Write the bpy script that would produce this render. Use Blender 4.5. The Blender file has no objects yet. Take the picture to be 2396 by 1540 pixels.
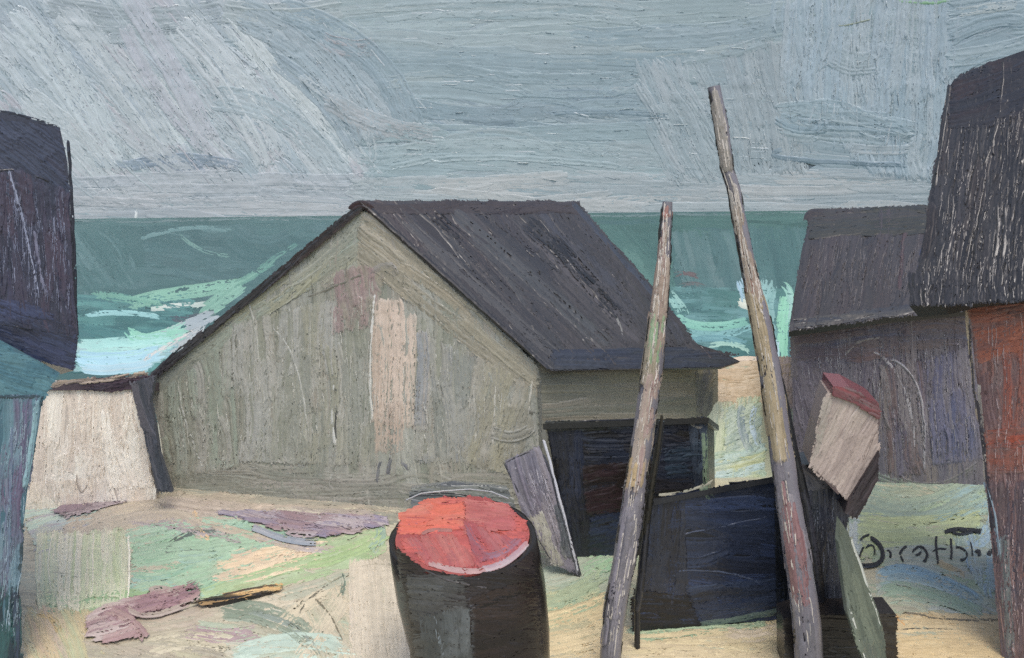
import bpy, math
import numpy as np
from mathutils import Matrix

# ------------------------------------------------------------------ camera, world, sun
scene = bpy.context.scene
ROLL = 0.0113
F = 1638.0            # focal length in drawing units (picture is 2396 units wide)
CX, HY = 1198.0, 498.0
CAM_Z = 3.0
cam_data = bpy.data.cameras.new("camera")
cam = bpy.data.objects.new("camera", cam_data)
scene.collection.objects.link(cam)
cam.matrix_world = Matrix.Translation((0, 0, CAM_Z)) @ Matrix.Rotation(math.radians(90), 4, 'X') @ Matrix.Rotation(-ROLL, 4, 'Z')
cam_data.sensor_width = 36.0
cam_data.lens = 36.0 * F / 2396.0
cam_data.shift_y = -(770.0 - HY) / 2396.0
cam_data.clip_start = 0.05
cam_data.clip_end = 12000
scene.camera = cam

SUN_EL, SUN_AZ = math.radians(66), math.radians(166)   # azimuth from +Y clockwise: high behind the viewer
world = bpy.data.worlds.new("World"); scene.world = world
world.use_nodes = True
wn = world.node_tree.nodes; wl = world.node_tree.links
bg = wn["Background"]
sky = wn.new("ShaderNodeTexSky"); sky.sky_type = 'NISHITA'; sky.sun_disc = False
sky.sun_elevation = SUN_EL; sky.sun_rotation = SUN_AZ
sky.dust_density = 3.0; sky.air_density = 1.0; sky.ozone_density = 0.6
wl.new(sky.outputs[0], bg.inputs[0]); bg.inputs[1].default_value = 0.15
sd = bpy.data.lights.new("sun", 'SUN'); sd.energy = 1.0; sd.angle = math.radians(24)
sd.color = (1.0, 0.98, 0.95)
sun = bpy.data.objects.new("sun", sd); scene.collection.objects.link(sun)
sx, sy, sz = math.sin(SUN_AZ) * math.cos(SUN_EL), math.cos(SUN_AZ) * math.cos(SUN_EL), math.sin(SUN_EL)
from mathutils import Vector
sun.rotation_euler = Vector((sx, sy, sz)).to_track_quat('Z', 'Y').to_euler()
sun.location = (sx * 20, sy * 20, sz * 20)
scene.view_settings.view_transform = 'Standard'
scene.view_settings.look = 'None'
scene.view_settings.exposure = 0.64
scene.view_settings.gamma = 1.0
scene.cycles.max_bounces = 5
scene.cycles.diffuse_bounces = 3
scene.cycles.use_denoising = False

# ------------------------------------------------------------------ helpers
rng = np.random.default_rng(7)
C = scene.collection
O = np.array([0.0, 0.0, CAM_Z])
GAIN = np.array([1.0, 1.0, 1.0])

def rays(p):
    p = np.asarray(p, float).reshape(-1, 2)
    x = (p[:, 0] - CX) / F; y = -(p[:, 1] - HY) / F
    ca, sa = math.cos(ROLL), math.sin(ROLL)
    X = x * ca + y * sa
    Z = -x * sa + y * ca
    return np.stack([X, np.ones_like(X), Z], 1)

def lin(h):
    if not isinstance(h, str): return np.maximum(h, .002)
    c = np.array([int(h[i:i + 2], 16) for i in (0, 2, 4)]) / 255.0
    return np.where(c <= 0.04045, c / 12.92, ((c + 0.055) / 1.055) ** 2.4)

class Plane:
    """a flat face of the world: point p, normal n (turned to the viewer)"""
    def __init__(s, p, n, flip=False):
        s.p = np.asarray(p, float); s.n = np.asarray(n, float); s.n /= np.linalg.norm(s.n)
        if np.dot(s.n, O - s.p) < 0: s.n = -s.n
    def __call__(s, q):
        d = rays(q)
        t = np.dot(s.p - O, s.n) / (d @ s.n)
        return O + d * t[:, None], np.repeat(s.n[None], len(d), 0), t

def plane3(a, b, c):
    """plane through three places, each (u, v, distance)"""
    P = [O + rays([(x, y)])[0] * t for x, y, t in (a, b, c)]
    return Plane(P[0], np.cross(P[1] - P[0], P[2] - P[0]))

def upright(a, b):
    """upright plane through two places (u, v, distance)"""
    P = [O + rays([(x, y)])[0] * t for x, y, t in (a, b)]
    d = P[1] - P[0]; d[2] = 0
    return Plane(P[0], (d[1], -d[0], 0))

class SkyCyl:
    R = 3000.0
    def __call__(s, q):
        d = rays(q)
        t = s.R / np.hypot(d[:, 0], 1.0)
        P = O + d * t[:, None]
        n = -P.copy(); n[:, 2] = 0; n /= np.linalg.norm(n, axis=1)[:, None]
        return P, n, t

class Round:
    """a round body about a chain of centres: (u, v, half width) at one distance"""
    def __init__(s, chain, dist):
        s.c = np.array(chain, float); s.dist = dist
    def at(s, v):
        return np.interp(v, s.c[:, 1], s.c[:, 0]), np.interp(v, s.c[:, 1], s.c[:, 2])
    def __call__(s, q):
        q = np.asarray(q, float).reshape(-1, 2)
        u, r = s.at(q[:, 1])
        k = np.clip((q[:, 0] - u) / r, -1, 1)
        d = rays(q)
        t = s.dist - np.sqrt(1 - k * k) * r / F * s.dist
        n = np.stack([k, -np.sqrt(1 - k * k) - 0.02, np.zeros_like(k)], 1)
        n /= np.linalg.norm(n, axis=1)[:, None]
        return O + d * t[:, None], n, t

def inside(pts, poly):
    x, y = pts[:, 0], pts[:, 1]
    r = np.zeros(len(x), bool); poly = np.asarray(poly, float)
    a = poly; b = np.roll(poly, -1, 0)
    for (x1, y1), (x2, y2) in zip(a, b):
        if y1 == y2: continue
        c = ((y1 > y) != (y2 > y)) & (x < (x2 - x1) * (y - y1) / (y2 - y1) + x1)
        r ^= c
    return r

def snoise(n, k):
    """smooth 1-D noise in -1..1, about one knot every k samples"""
    m = max(2, int(n / k) + 2)
    return np.interp(np.linspace(0, m - 1, n), np.arange(m), rng.uniform(-1, 1, m))

class Paint:
    """one mesh in the making: solid bodies and thick strokes lying on their faces"""
    def __init__(s, gain=1.0):
        s.v = []; s.f = []; s.c = []; s.sm = []; s.n = 0; s.layer = 0.0; s.gain = gain
        s.wet = np.full((468, 648, 3), np.nan); s.thick = np.zeros((468, 648)); s.rel = 1.4
    def add(s, v, f, c, smooth=False):
        v = np.asarray(v, float)
        c = np.asarray(c, float)
        if c.ndim == 1: c = np.repeat(c[None], len(v), 0)
        s.v.append(v); s.c.append(c)
        if isinstance(f, np.ndarray):
            s.f.append(f + s.n)
            s.sm.append(np.full(len(f), smooth))
        else:
            for g in f:
                s.f.append(np.array([g]) + s.n); s.sm.append(np.array([smooth]))
        s.n += len(v)

    # ---- solids
    def slab(s, hit, poly, back, col):
        """closed prism: outline on the face `hit`, thickness vector `back`"""
        P, _, _ = hit(poly)
        B = P + np.asarray(back, float)
        n = len(P)
        fs = [list(range(n)), list(range(2 * n - 1, n - 1, -1))]
        fs += [[i, i + n, (i + 1) % n + n, (i + 1) % n] for i in range(n)]
        s.add(np.vstack([P, B]), fs, lin(col))
    def prism(s, front, backpts, col):
        n = len(front)
        fs = [list(range(n)), list(range(2 * n - 1, n - 1, -1))]
        fs += [[i, i + n, (i + 1) % n + n, (i + 1) % n] for i in range(n)]
        s.add(np.vstack([front, backpts]), fs, lin(col))
    def tube(s, pts, rad, col, seg=14):
        pts = np.asarray(pts, float); n = len(pts)
        rad = np.broadcast_to(np.asarray(rad, float), (n,))
        T = np.gradient(pts, axis=0); T /= np.linalg.norm(T, axis=1)[:, None]
        ref = np.array([0, 1.0, 0]) if abs(T[0, 1]) < .9 else np.array([1.0, 0, 0])
        A = np.cross(T, ref); A /= np.linalg.norm(A, axis=1)[:, None]
        B = np.cross(T, A)
        an = np.linspace(0, 2 * math.pi, seg, endpoint=False)
        V = pts[:, None] + rad[:, None, None] * (np.cos(an)[None, :, None] * A[:, None] + np.sin(an)[None, :, None] * B[:, None])
        fs = []
        for i in range(n - 1):
            for j in range(seg):
                k = (j + 1) % seg
                fs.append([i * seg + j, i * seg + k, (i + 1) * seg + k, (i + 1) * seg + j])
        q = np.array(fs)
        s.add(V.reshape(-1, 3), q, lin(col), True)
        m = n * seg
        s.add(V[0][::-1], [list(range(seg))], lin(col)); s.add(V[-1], [list(range(seg))], lin(col))

    # ---- one thick stroke of bristles
    def stroke(s, hit, path, w, cols, relief=1.0, dry=0.0, clip=None, rag=7.0, lump=1.0, step=4.6, pitch=2.3, lift=0.0, vary=1.0, wet=None):
        p = np.asarray(path, float)
        if len(p) > 2:                                    # smooth the path
            k = np.arange(len(p)); kk = np.linspace(0, len(p) - 1, len(p) * 6)
            q = np.zeros((len(kk), 2))
            for a in (0, 1):
                co = np.polyfit(k, p[:, a], min(len(p) - 1, 3)); q[:, a] = np.polyval(co, kk)
            p = q
        L = np.r_[0, np.cumsum(np.hypot(*np.diff(p, axis=0).T))]
        if L[-1] < 4: return
        m = max(4, int(L[-1] / step) + 1)
        nc = max(4, int(w / pitch) + 1)
        u = np.linspace(-1, 1, nc)
        st = snoise(nc, 2.2) * rag * .7 + snoise(nc, 1) * rag * .3
        en = snoise(nc, 2.2) * rag * .7 + snoise(nc, 1) * rag * .3
        t = np.linspace(0, 1, m)
        S = (st[None] + t[:, None] * (L[-1] + en[None] - st[None]))          # m x nc arc lengths
        def P_at(x):
            X = np.interp(x, L, p[:, 0]); Y = np.interp(x, L, p[:, 1])
            d0 = (p[1] - p[0]) / max(1e-6, L[1]); d1 = (p[-1] - p[-2]) / max(1e-6, L[-1] - L[-2])
            X = X + np.where(x < 0, x * d0[0], 0) + np.where(x > L[-1], (x - L[-1]) * d1[0], 0)
            Y = Y + np.where(x < 0, x * d0[1], 0) + np.where(x > L[-1], (x - L[-1]) * d1[1], 0)
            return X, Y
        X, Y = P_at(S); X2, Y2 = P_at(S + 1.0)
        tx, ty = X2 - X, Y2 - Y
        wv = w * .5 * (1 + .07 * snoise(m, 5))[:, None] * (1 - .12 * np.exp(-S / 8)) 
        off = u[None] * wv + (snoise(m, 6) * 1.3)[:, None]
        X = X - ty * off; Y = Y + tx * off
        # heights, in drawing units
        relief = relief * .58 * s.rel
        hc = snoise(nc, 1.0) * .9 + snoise(nc, 3) * .4 + (rng.random(nc) < .06) * 1.3
        h = relief * (hc[None] * (1 + .5 * snoise(m, 5)[:, None]) + .25 * rng.uniform(-1, 1, (m, nc)))
        h += .45 + lift * .2
        edge = 1 - np.abs(u)
        h += relief * .45 * np.exp(-((edge - .12) / .09) ** 2)[None] * (.6 + .4 * snoise(m, 3)[:, None])
        h += lump * .45 * np.exp(-(1 - t) * L[-1] / 7)[:, None] * (.5 + .5 * rng.random(nc)[None])
        h -= .3 * np.exp(-t * L[-1] / 8)[:, None]
        h += (rng.random((m, nc)) < .016) * rng.uniform(.6, 2.0, (m, nc)) * min(1.5, relief / .58)
        h[:, 0] = h[:, -1] = -.3; h[0] = -.3; h[-1] = -.3
        q = np.stack([X.ravel(), Y.ravel()], 1)
        gi = np.clip(((q[:, 1] + 350) / 5).astype(int), 0, 467); gj = np.clip(((q[:, 0] + 350) / 5).astype(int), 0, 647)
        th = s.thick[gi, gj]; h = h + th.reshape(h.shape)          # lies on the paint already there
        if w > 7: s.thick[gi, gj] = np.minimum(th, 4.0) + .42 * min(1.0, relief / .58)
        P, N, T = hit(q)
        V = P + N * (h.ravel() * T / F)[:, None]
        # colour: two tones dragged into each other, streak by streak
        a, b = (lin(c) for c in (cols if len(cols) == 2 else (cols[0], cols[0])))
        mix = np.clip(.22 + .38 * snoise(nc, 3.0)[None] + .42 * snoise(nc, 1)[None] + .2 * snoise(m, 8)[:, None], 0, 1)
        col = a * (1 - mix[..., None]) + b * mix[..., None]
        col = col * (1 + vary * (.07 * snoise(nc, 1)[None, :, None] + .04 * snoise(m, 4)[:, None, None]))
        col = col.reshape(-1, 3) * s.gain
        # wet paint: near its sides and its two ends a stroke drags the tone beneath it along
        if wet is None: wet = .55 if w > 14 else .15
        if wet > 0:
            und = s.wet[gi, gj]
            e_ = np.clip(1 - np.abs(u), 0, 1)[None]
            a0 = (t * L[-1])[:, None]; a1 = ((1 - t) * L[-1])[:, None]
            rr = min(26.0, L[-1] * .35) * (1 + .9 * snoise(nc, 1.6)[None])
            k = .12 + .75 * np.exp(-e_ / .16) + .9 * np.exp(-a0 / np.maximum(rr * .35, 1)) + .95 * np.exp(-a1 / np.maximum(rr, 1)) + .22 * snoise(nc, 1.3)[None] + .12 * snoise(m, 7)[:, None]
            k = (np.clip(k, 0, 1) * wet).reshape(-1, 1)
            k = np.where(np.isnan(und[:, :1]), 0, k)
            col = col * (1 - k) + np.nan_to_num(und) * k
        s.wet[gi, gj] = col
        i = np.arange(m - 1)[:, None] * nc + np.arange(nc - 1)[None]
        f = np.stack([i, i + 1, i + nc + 1, i + nc], -1).reshape(-1, 4)
        keep = np.ones(len(f), bool)
        if dry > 0:
            nz = (.8 * snoise(nc - 1, 1.5)[None] + .5 * rng.uniform(-1, 1, (m - 1, nc - 1)) + .5 * snoise(m - 1, 3)[:, None])
            ramp = np.linspace(-.35, .35, m - 1)[:, None]
            keep &= (nz + ramp < 1.1 - 1.9 * dry).ravel()
        if clip is not None:
            ctr = q[f].mean(1) + rng.uniform(-1.2, 1.2, (len(f), 2))
            keep &= inside(ctr, clip)
        ok = (T > .3) & (T < 3100)
        if not ok.all():
            V[~ok] = 0; keep &= ok[f].all(1)
        if keep.any(): s.add(V, f[keep], col, True)

    def fill(s, hit, poly, ang, w, L, pal, relief=1.0, dry=0.0, clip=True, bend=.05, cover=.55, over=4, wob=4.0, lump=.7, vary=1.0, rag=10.0, step=4.6, wet=.62, edge=None):
        """cover a region with strokes running at `ang` degrees (0 = to the right, 90 = down)"""
        poly = np.asarray(poly, float)
        a = math.radians(ang); ca, sa = math.cos(a), math.sin(a)
        R = np.array([[ca, sa], [-sa, ca]])
        Q = poly @ R.T
        y0, y1 = Q[:, 1].min(), Q[:, 1].max()
        n = max(1, int(round((y1 - y0) / (w * cover))))
        jobs = []
        for k in range(n):
            y = y0 + (k + .5) * (y1 - y0) / n
            xs = []
            for (ax, ay), (bx, by) in zip(Q, np.roll(Q, -1, 0)):
                if (ay > y) != (by > y): xs.append(ax + (bx - ax) * (y - ay) / (by - ay))
            xs.sort()
            for x0, x1 in zip(xs[::2], xs[1::2]):
                x = x0 - over - rng.uniform(0, .4) * L * .3
                while x < x1:
                    l = L * rng.uniform(.6, 1.3)
                    e = min(x + l, x1 + over)
                    if e - x > w * .25: jobs.append((max(x, x0 - over), e, y))
                    x += l * .82
        rng.shuffle(jobs)
        cp = None
        cps = None
        if clip is True:                                   # outline that frays a little from stroke to stroke
            c = poly.mean(0); cps = [poly + (poly - c) / np.linalg.norm(poly - c, axis=1)[:, None] * e for e in (-3, -1, .3 * over, .8 * over, 1.4 * over)]
        elif clip is not False and clip is not None: cp = clip
        pm = np.mean([lin(c) for c in pal], 0)
        pal = [pm + 1.15 * (lin(c) - pm) for c in pal]
        base = s.layer
        for i, (x0, x1, y) in enumerate(jobs):
            s.layer = base + .9 * i / max(1, len(jobs))
            b = rng.normal() * bend * (x1 - x0)
            tl = math.radians(rng.normal() * wob * .7)
            dy = math.tan(tl) * (x1 - x0) * .5
            pts = np.array([(x0, y - dy), ((x0 + x1) / 2, y + b), (x1, y + dy)]) @ R
            if pts[0][0] == pts[-1][0] and pts[0][1] == pts[-1][1]: continue
            c1 = pal[rng.integers(len(pal))]; c2 = pal[rng.integers(len(pal))]
            if rng.random() < .12: pts = pts[::-1]
            if cps: cp = cps[rng.integers(5)]
            s.stroke(hit, pts, w * rng.uniform(.75, 1.25), (c1, c2), relief, dry * rng.uniform(.6, 1.3), cp, lump=lump, vary=vary, rag=rag, step=step, wet=wet)
        if edge:
            for a_, b_ in zip(poly, np.roll(poly, -1, 0)):
                l = np.hypot(*(b_ - a_))
                for k in range(max(1, int(l / 90))):
                    f0 = rng.uniform(0, .5) if l > 90 else 0; f1 = min(1, f0 + rng.uniform(.35, .8))
                    q0 = a_ + (b_ - a_) * f0 + rng.normal(size=2) * 2; q1 = a_ + (b_ - a_) * f1 + rng.normal(size=2) * 2
                    s.stroke(hit, [q0, q1], rng.uniform(4, 9), (edge, edge), 1.2, .5, None, rag=5, wet=.1, lift=.6)
        s.layer = base + .9
        if s.layer > 4: s.layer = 4

    def hair(s, hit, poly, ang, n, cols, l=(12, 60), w=3.2, dry=.45):
        """scattered thin hairlines, each a fine ridge; the pale tones paint in ridge glints"""
        poly = np.asarray(poly, float); lo, hi = poly.min(0), poly.max(0); k = 0
        for _ in range(n * 6):
            if k >= n: break
            p0 = rng.uniform(lo, hi); a = math.radians(ang + rng.normal() * 4); ll = rng.uniform(*l)
            p1 = p0 + ll * np.array([math.cos(a), math.sin(a)])
            if not inside(np.array([p0, p1]), poly).all(): continue
            k += 1
            s.stroke(hit, [p0, p1], rng.uniform(.6, 1.1) * w, cols, 1.8, dry, None, rag=3, wet=.45, lift=.9, pitch=1.0, step=3.5, lump=0)

    def build(s, name, mat, parent=None, **tags):
        V = np.vstack(s.v); Cc = np.clip(np.vstack(s.c), 0, 1)
        loops = np.concatenate([f.ravel() for f in s.f]).astype(np.int32)
        sizes = np.concatenate([np.full(len(f), f.shape[1]) for f in s.f]).astype(np.int32)
        sm = np.concatenate(s.sm)
        org = np.array(parent.location) if parent is not None else (np.array(tags.pop('origin')) if 'origin' in tags else np.zeros(3))
        tags.pop('origin', None)
        me = bpy.data.meshes.new(name)
        me.vertices.add(len(V)); me.vertices.foreach_set('co', (V - org).astype(np.float32).ravel())
        me.loops.add(len(loops)); me.loops.foreach_set('vertex_index', loops)
        me.polygons.add(len(sizes))
        starts = np.r_[0, np.cumsum(sizes)[:-1]].astype(np.int32)
        me.polygons.foreach_set('loop_start', starts)
        me.update(calc_edges=True)
        me.polygons.foreach_set('use_smooth', sm)
        at = me.color_attributes.new('Col', 'FLOAT_COLOR', 'POINT')
        at.data.foreach_set('color', np.hstack([Cc, np.ones((len(Cc), 1))]).astype(np.float32).ravel())
        me.validate()
        me.materials.append(mat)
        o = bpy.data.objects.new(name, me); C.objects.link(o)
        if parent is not None: o.parent = parent
        else: o.location = org
        for k, v in tags.items(): o[k] = v
        return o

def empty(name, loc, label, category, group=None):
    o = bpy.data.objects.new(name, None); C.objects.link(o)
    o.location = loc; o.empty_display_size = .2
    o['label'] = label; o['category'] = category
    if group: o['group'] = group
    return o

def paint_material(name, rough=.36, spec=.45, scale=40.0, grain=.10, bump=.25, dist=.002, gain=(1, 1, 1)):
    """oily surface: the stroke's own tone, broken by fine procedural grain and weave"""
    m = bpy.data.materials.new(name); m.use_nodes = True
    nt = m.node_tree; N = nt.nodes; Lk = nt.links
    b = N['Principled BSDF']
    at = N.new('ShaderNodeAttribute'); at.attribute_name = 'Col'
    tc = N.new('ShaderNodeTexCoord')
    nz = N.new('ShaderNodeTexNoise'); nz.inputs['Scale'].default_value = scale; nz.inputs['Detail'].default_value = 6
    Lk.new(tc.outputs['Object'], nz.inputs['Vector'])
    mr = N.new('ShaderNodeMapRange'); mr.inputs['To Min'].default_value = 1 - grain; mr.inputs['To Max'].default_value = 1 + grain
    mr.inputs['From Min'].default_value = .3; mr.inputs['From Max'].default_value = .7
    Lk.new(nz.outputs['Fac'], mr.inputs['Value'])
    mx = N.new('ShaderNodeMix'); mx.data_type = 'RGBA'; mx.blend_type = 'MULTIPLY'; mx.inputs['Factor'].default_value = 1
    Lk.new(at.outputs['Color'], mx.inputs['A']); Lk.new(mr.outputs['Result'], mx.inputs['B'])
    mg = N.new('ShaderNodeMix'); mg.data_type = 'RGBA'; mg.blend_type = 'MULTIPLY'; mg.inputs['Factor'].default_value = 1
    Lk.new(mx.outputs['Result'], mg.inputs['A']); mg.inputs['B'].default_value = (*gain, 1)
    Lk.new(mg.outputs['Result'], b.inputs['Base Color'])
    b.inputs['Roughness'].default_value = rough
    b.inputs['Specular IOR Level'].default_value = spec
    bp = N.new('ShaderNodeBump'); bp.inputs['Strength'].default_value = bump; bp.inputs['Distance'].default_value = dist
    n2 = N.new('ShaderNodeTexNoise'); n2.inputs['Scale'].default_value = scale * 2.5; n2.inputs['Detail'].default_value = 3
    Lk.new(tc.outputs['Object'], n2.inputs['Vector']); Lk.new(n2.outputs['Fac'], bp.inputs['Height']); Lk.new(bp.outputs['Normal'], b.inputs['Normal'])
    return m

M_sky = paint_material('sky_cloud_paint', .3, .5, .02, .03, .2, 1.0, (1.2, 1.17, 1.09))
M_sea = paint_material('sea_water', .5, .12, .5, .06, .2, .05, (.68, .65, .60))
M_ground = paint_material('sandy_turf', .34, .4, 14, .07, gain=(1.1, 1.08, 1.02))
M_bank = paint_material('grassy_bank', .42, .35, 14, .07)
M_plaster = paint_material('weathered_boards', .26, .5, 24, .07, gain=(1.22, 1.2, 1.2))
M_roof = paint_material('tarred_roofing', .27, .45, 24, .09, gain=(.56, .53, .46))
M_dark = paint_material('tarred_timber', .27, .4, 30, .1)
M_slate = paint_material('slate_boards', .27, .5, 24, .09, gain=(.68, .74, .84))
M_harbour = paint_material('harbour_blue_boards', .28, .5, 30, .08)
M_wood = paint_material('driftwood', .28, .5, 40, .09, gain=(1.06, 1.04, 1.0))
M_white = paint_material('whitewash', .3, .5, 20, .05, gain=(1.34, 1.33, 1.32))
M_red = paint_material('rusty_red_paint', .3, .45, 30, .08, gain=(.82, .98, .98))
M_redwall = paint_material('rust_red_boards', .3, .45, 30, .08, gain=(1.5, 1.42, 1.36))
M_violet = paint_material('violet_boards', .28, .5, 30, .08, gain=(1.16, 1.16, 1.1))

def loc_at(hit, u, v):
    return tuple(hit([(u, v)])[0][0])

# ------------------------------------------------------------------ SKY
sk = SkyCyl(); P = Paint(); P.rel = .85
an = np.linspace(math.radians(-95), math.radians(95), 61)
ring = np.stack([np.sin(an) * (sk.R + 12), np.cos(an) * (sk.R + 12)], 1)
V = np.vstack([np.c_[ring, np.full(61, -200.0)], np.c_[ring, np.full(61, 2600.0)]])
P.add(V, np.array([[i, i + 1, i + 62, i + 61] for i in range(60)]), lin('9ba6ad'), True)
W, E = -230, 2620
P.fill(sk, [(W, -60), (E, -60), (E, 540), (W, 540)], 2, 62, 340, ['96a4ab', '9ba8ae', 'a1abb1', '91a0a8'], .5, clip=False, rag=18)
P.fill(sk, [(W, -60), (640, -60), (880, 300), (900, 430), (170, 470), (W, 300)], 52, 46, 270, ['aab4bb', 'b7bfc5', '9faab3', 'b3b7be', 'aeaeb6', 'a2aeb7', 'bac2c6'], 1.0, .1, clip=False, rag=18)
P.fill(sk, [(480, -20), (760, -40), (1080, 330), (860, 340)], 44, 40, 240, ['95a3ab', '9da9b1', '8e9da6', 'a3adb4'], .8, .15, clip=False, rag=18)
P.fill(sk, [(720, -50), (2220, -60), (2220, 60), (1500, 130), (760, 90)], -3, 50, 420, ['95a4a8', '9ba9ad', '8fa0a6', 'a2abad'], .35, clip=False, rag=18)
P.fill(sk, [(780, 90), (1640, 70), (1650, 250), (1000, 260)], 1, 44, 330, ['91a1a8', '9aa8ad', '8a9ba3', '98a5aa'], .35, clip=False, rag=18)
P.fill(sk, [(960, 235), (1580, 225), (1590, 300), (1040, 310)], 4, 30, 260, ['8496a0', '8d9ea7', '7d8e9a', '8b9aa3'], .4, .15, clip=False, rag=18)
P.fill(sk, [(840, 310), (1560, 300), (1620, 420), (860, 430)], 2, 40, 300, ['90a1a8', '9ba8ae', '96a6ac'], .35, clip=False, rag=18)
for a, b_, c_, w_, cc in [((110, 10), (320, 45), (520, 25), 62, ('9aa5aa', '959fa6')), ((130, 62), (300, 82), (470, 60), 44, ('9ea9af', '98a3a9')),
        ((520, 25), (660, 36), (800, 20), 60, ('98a3a7', '9ea8ab')), ((750, 92), (810, 112), (880, 108), 44, ('a49fa3', '9aa1a8')),
        ((300, -10), (400, 160), (490, 330), 52, ('acb1ba', 'b1b3bc')), ((290, 60), (400, 260), (540, 400), 34, ('b0b5bd', 'a9aab4')),
        ((760, 205), (830, 290), (900, 310), 40, ('a2a4a9', '99a4ab')), ((300, 390), (430, 372), (560, 392), 30, ('8391a0', '8f9cab')),
        ((380, 372), (430, 400), (480, 392), 24, ('7f8c9c', '8a96a5')), ((200, 366), (260, 382), (340, 384), 22, ('8c9baa', '9aa7b2')),
        ((640, 140), (760, 240), (830, 350), 46, ('8e9ca7', '96a5ad')), ((520, 240), (600, 300), (640, 350), 40, ('94a3ad', 'a2acb5')),
        ((700, 180), (840, 280), (870, 380), 30, ('a8b2b9', 'b0b8bd')), ((170, 110), (290, 200), (390, 330), 40, ('99a6b0', 'a5aeb8'))]:
    P.stroke(sk, [a, b_, c_], w_, cc, .9, .1)
for pth_, w_, cc in [([(20, 40), (140, 170), (270, 380)], 90, ('bcc5ca', 'b0b9bf')), ([(150, 30), (280, 190), (390, 360)], 80, ('adb6bc', 'c0c6ca')), ([(420, 60), (560, 220), (640, 380)], 90, ('b2bac0', 'bdc3c7')),
        ([(560, 30), (760, 150), (860, 330)], 84, ('92a1aa', 'a0abb2')), ([(660, 30), (860, 130), (960, 300)], 70, ('8798a2', '96a5ad')), ([(500, 230), (650, 270), (780, 390)], 64, ('9aa9b1', 'a8b1b7')),
        ([(760, 230), (880, 290), (1020, 320)], 50, ('a0a5aa', '97a4ab')), ([(60, 230), (180, 330), (260, 420)], 70, ('b9c1c6', 'adb6bc')), ([(260, 280), (400, 380), (480, 440)], 54, ('b0b6bc', 'a6aeb6')),
        ([(900, 20), (1200, 10), (1500, 30)], 70, ('9aa8ad', '92a1a7')), ([(1500, 90), (1750, 70), (1900, 20)], 60, ('96a5ac', '8c9da5')), ([(900, 380), (1100, 350), (1450, 370)], 56, ('a2b0b5', '92a3aa')),
        ([(1040, 170), (1250, 200), (1500, 190)], 60, ('8b9ca4', '82949c')), ([(1900, 300), (2000, 290), (2130, 320)], 50, ('93a4ad', '8a9ca6')), ([(1560, 200), (1620, 290), (1650, 400)], 50, ('a1abb0', '96a3aa'))]:
    P.stroke(sk, pth_, w_, cc, .7, .12, rag=18, wet=.5)
P.fill(sk, [(W, 415), (840, 415), (840, 530), (W, 530)], 1, 34, 300, ['a9afb6', 'b0b4ba', 'a5acb4'], .4, bend=.015, clip=False, rag=18)
P.fill(sk, [(820, 420), (2200, 400), (2200, 520), (820, 520)], 1, 32, 300, ['a7afb4', 'afb3b6', 'a1aab0'], .4, bend=.02, clip=False, rag=18)
P.fill(sk, [(1480, 150), (1640, 140), (1700, 300), (1700, 420), (1560, 420)], 62, 34, 150, ['96a3aa', 'a1aab0', '9ba7ad'], .8, .2, clip=False, rag=18)
P.fill(sk, [(1690, 110), (1880, 90), (1900, 240), (1880, 400), (1710, 400)], 78, 34, 170, ['9aa4aa', 'a2abb0', '95a1a8'], .8, .15, clip=False, rag=18)
P.fill(sk, [(1820, 0), (2240, -20), (2260, 90), (2190, 420), (2040, 400), (1840, 230)], 92, 34, 210, ['a2b0ba', '9babb5', 'a9b4bb', 'a6b1b8'], 1.3, .1, clip=False, rag=18)
P.fill(sk, [(1820, 255), (1950, 250), (2140, 290), (2130, 330), (1830, 320)], 8, 34, 200, ['8fa1ab', '95a6ae', '9aa8ae'], .7, .1, clip=False, rag=18)
P.fill(sk, [(2225, -40), (E, -60), (E, 130), (2225, 190)], -14, 42, 170, ['98a8b0', '9fadb3', '92a3ab'], .7, clip=False, rag=18)
for a, b_, c_, w_, cc in [((1830, 350), (1850, 372), (2120, 386), 14, ('84949f', '7f8f9a')), ((1990, 345), (2050, 352), (2130, 350), 26, ('a1abb1', 'acb2b6')),
        ((2236, 30), (2300, 22), (2380, 10), 26, ('b2babb', 'b8bfc0')), ((1960, 60), (1990, 58), (2040, 45), 5, ('8d9586', '8b9384')),
        ((2100, 2), (2160, 8), (2230, 0), 8, ('86ac86', '9cb49a')), ((1950, 130), (2000, 150), (2050, 145), 60, ('98a5ab', '9fabb0')),
        ((1600, 140), (1700, 125), (1800, 95), 30, ('95a4aa', '9eabb0')), ((1280, 268), (1400, 262), (1560, 272), 14, ('7b8d98', '8798a2')),
        ((1080, 280), (1130, 288), (1200, 283), 18, ('74848f', '8596a0'))]:
    P.stroke(sk, [a, b_, c_], w_, cc, .8, .1)
for _ in range(46):                                       # thin bright ridges and paint crumbs
    x, y = rng.uniform(20, 2200), rng.uniform(10, 400)
    a = 52 if x < 900 else (90 if x > 1800 else 3)
    a = math.radians(a + rng.normal() * 6); l = rng.uniform(10, 60)
    P.stroke(sk, [(x, y), (x + l * math.cos(a), y + l * math.sin(a))], 5, ('b4bcc2', 'a6b0b7'), .8, 0, rag=3)
for pl_, an_, n_ in (([(0, 20), (640, 0), (880, 300), (850, 420), (170, 460), (0, 250)], 52, 190), ([(1860, 0), (2220, 0), (2190, 400), (1900, 300)], 92, 110),
                     ([(900, 30), (1850, 20), (1850, 420), (950, 440)], 2, 60), ([(1690, 150), (1860, 130), (1880, 400), (1710, 400)], 80, 40)):
    P.hair(sk, pl_, an_, n_, ('c0c8cd', 'b0b8be'), (10, 46), 2.6)
    P.hair(sk, pl_, an_, n_ // 3, ('87939b', '8f9aa2'), (10, 46), 2.6)
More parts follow.
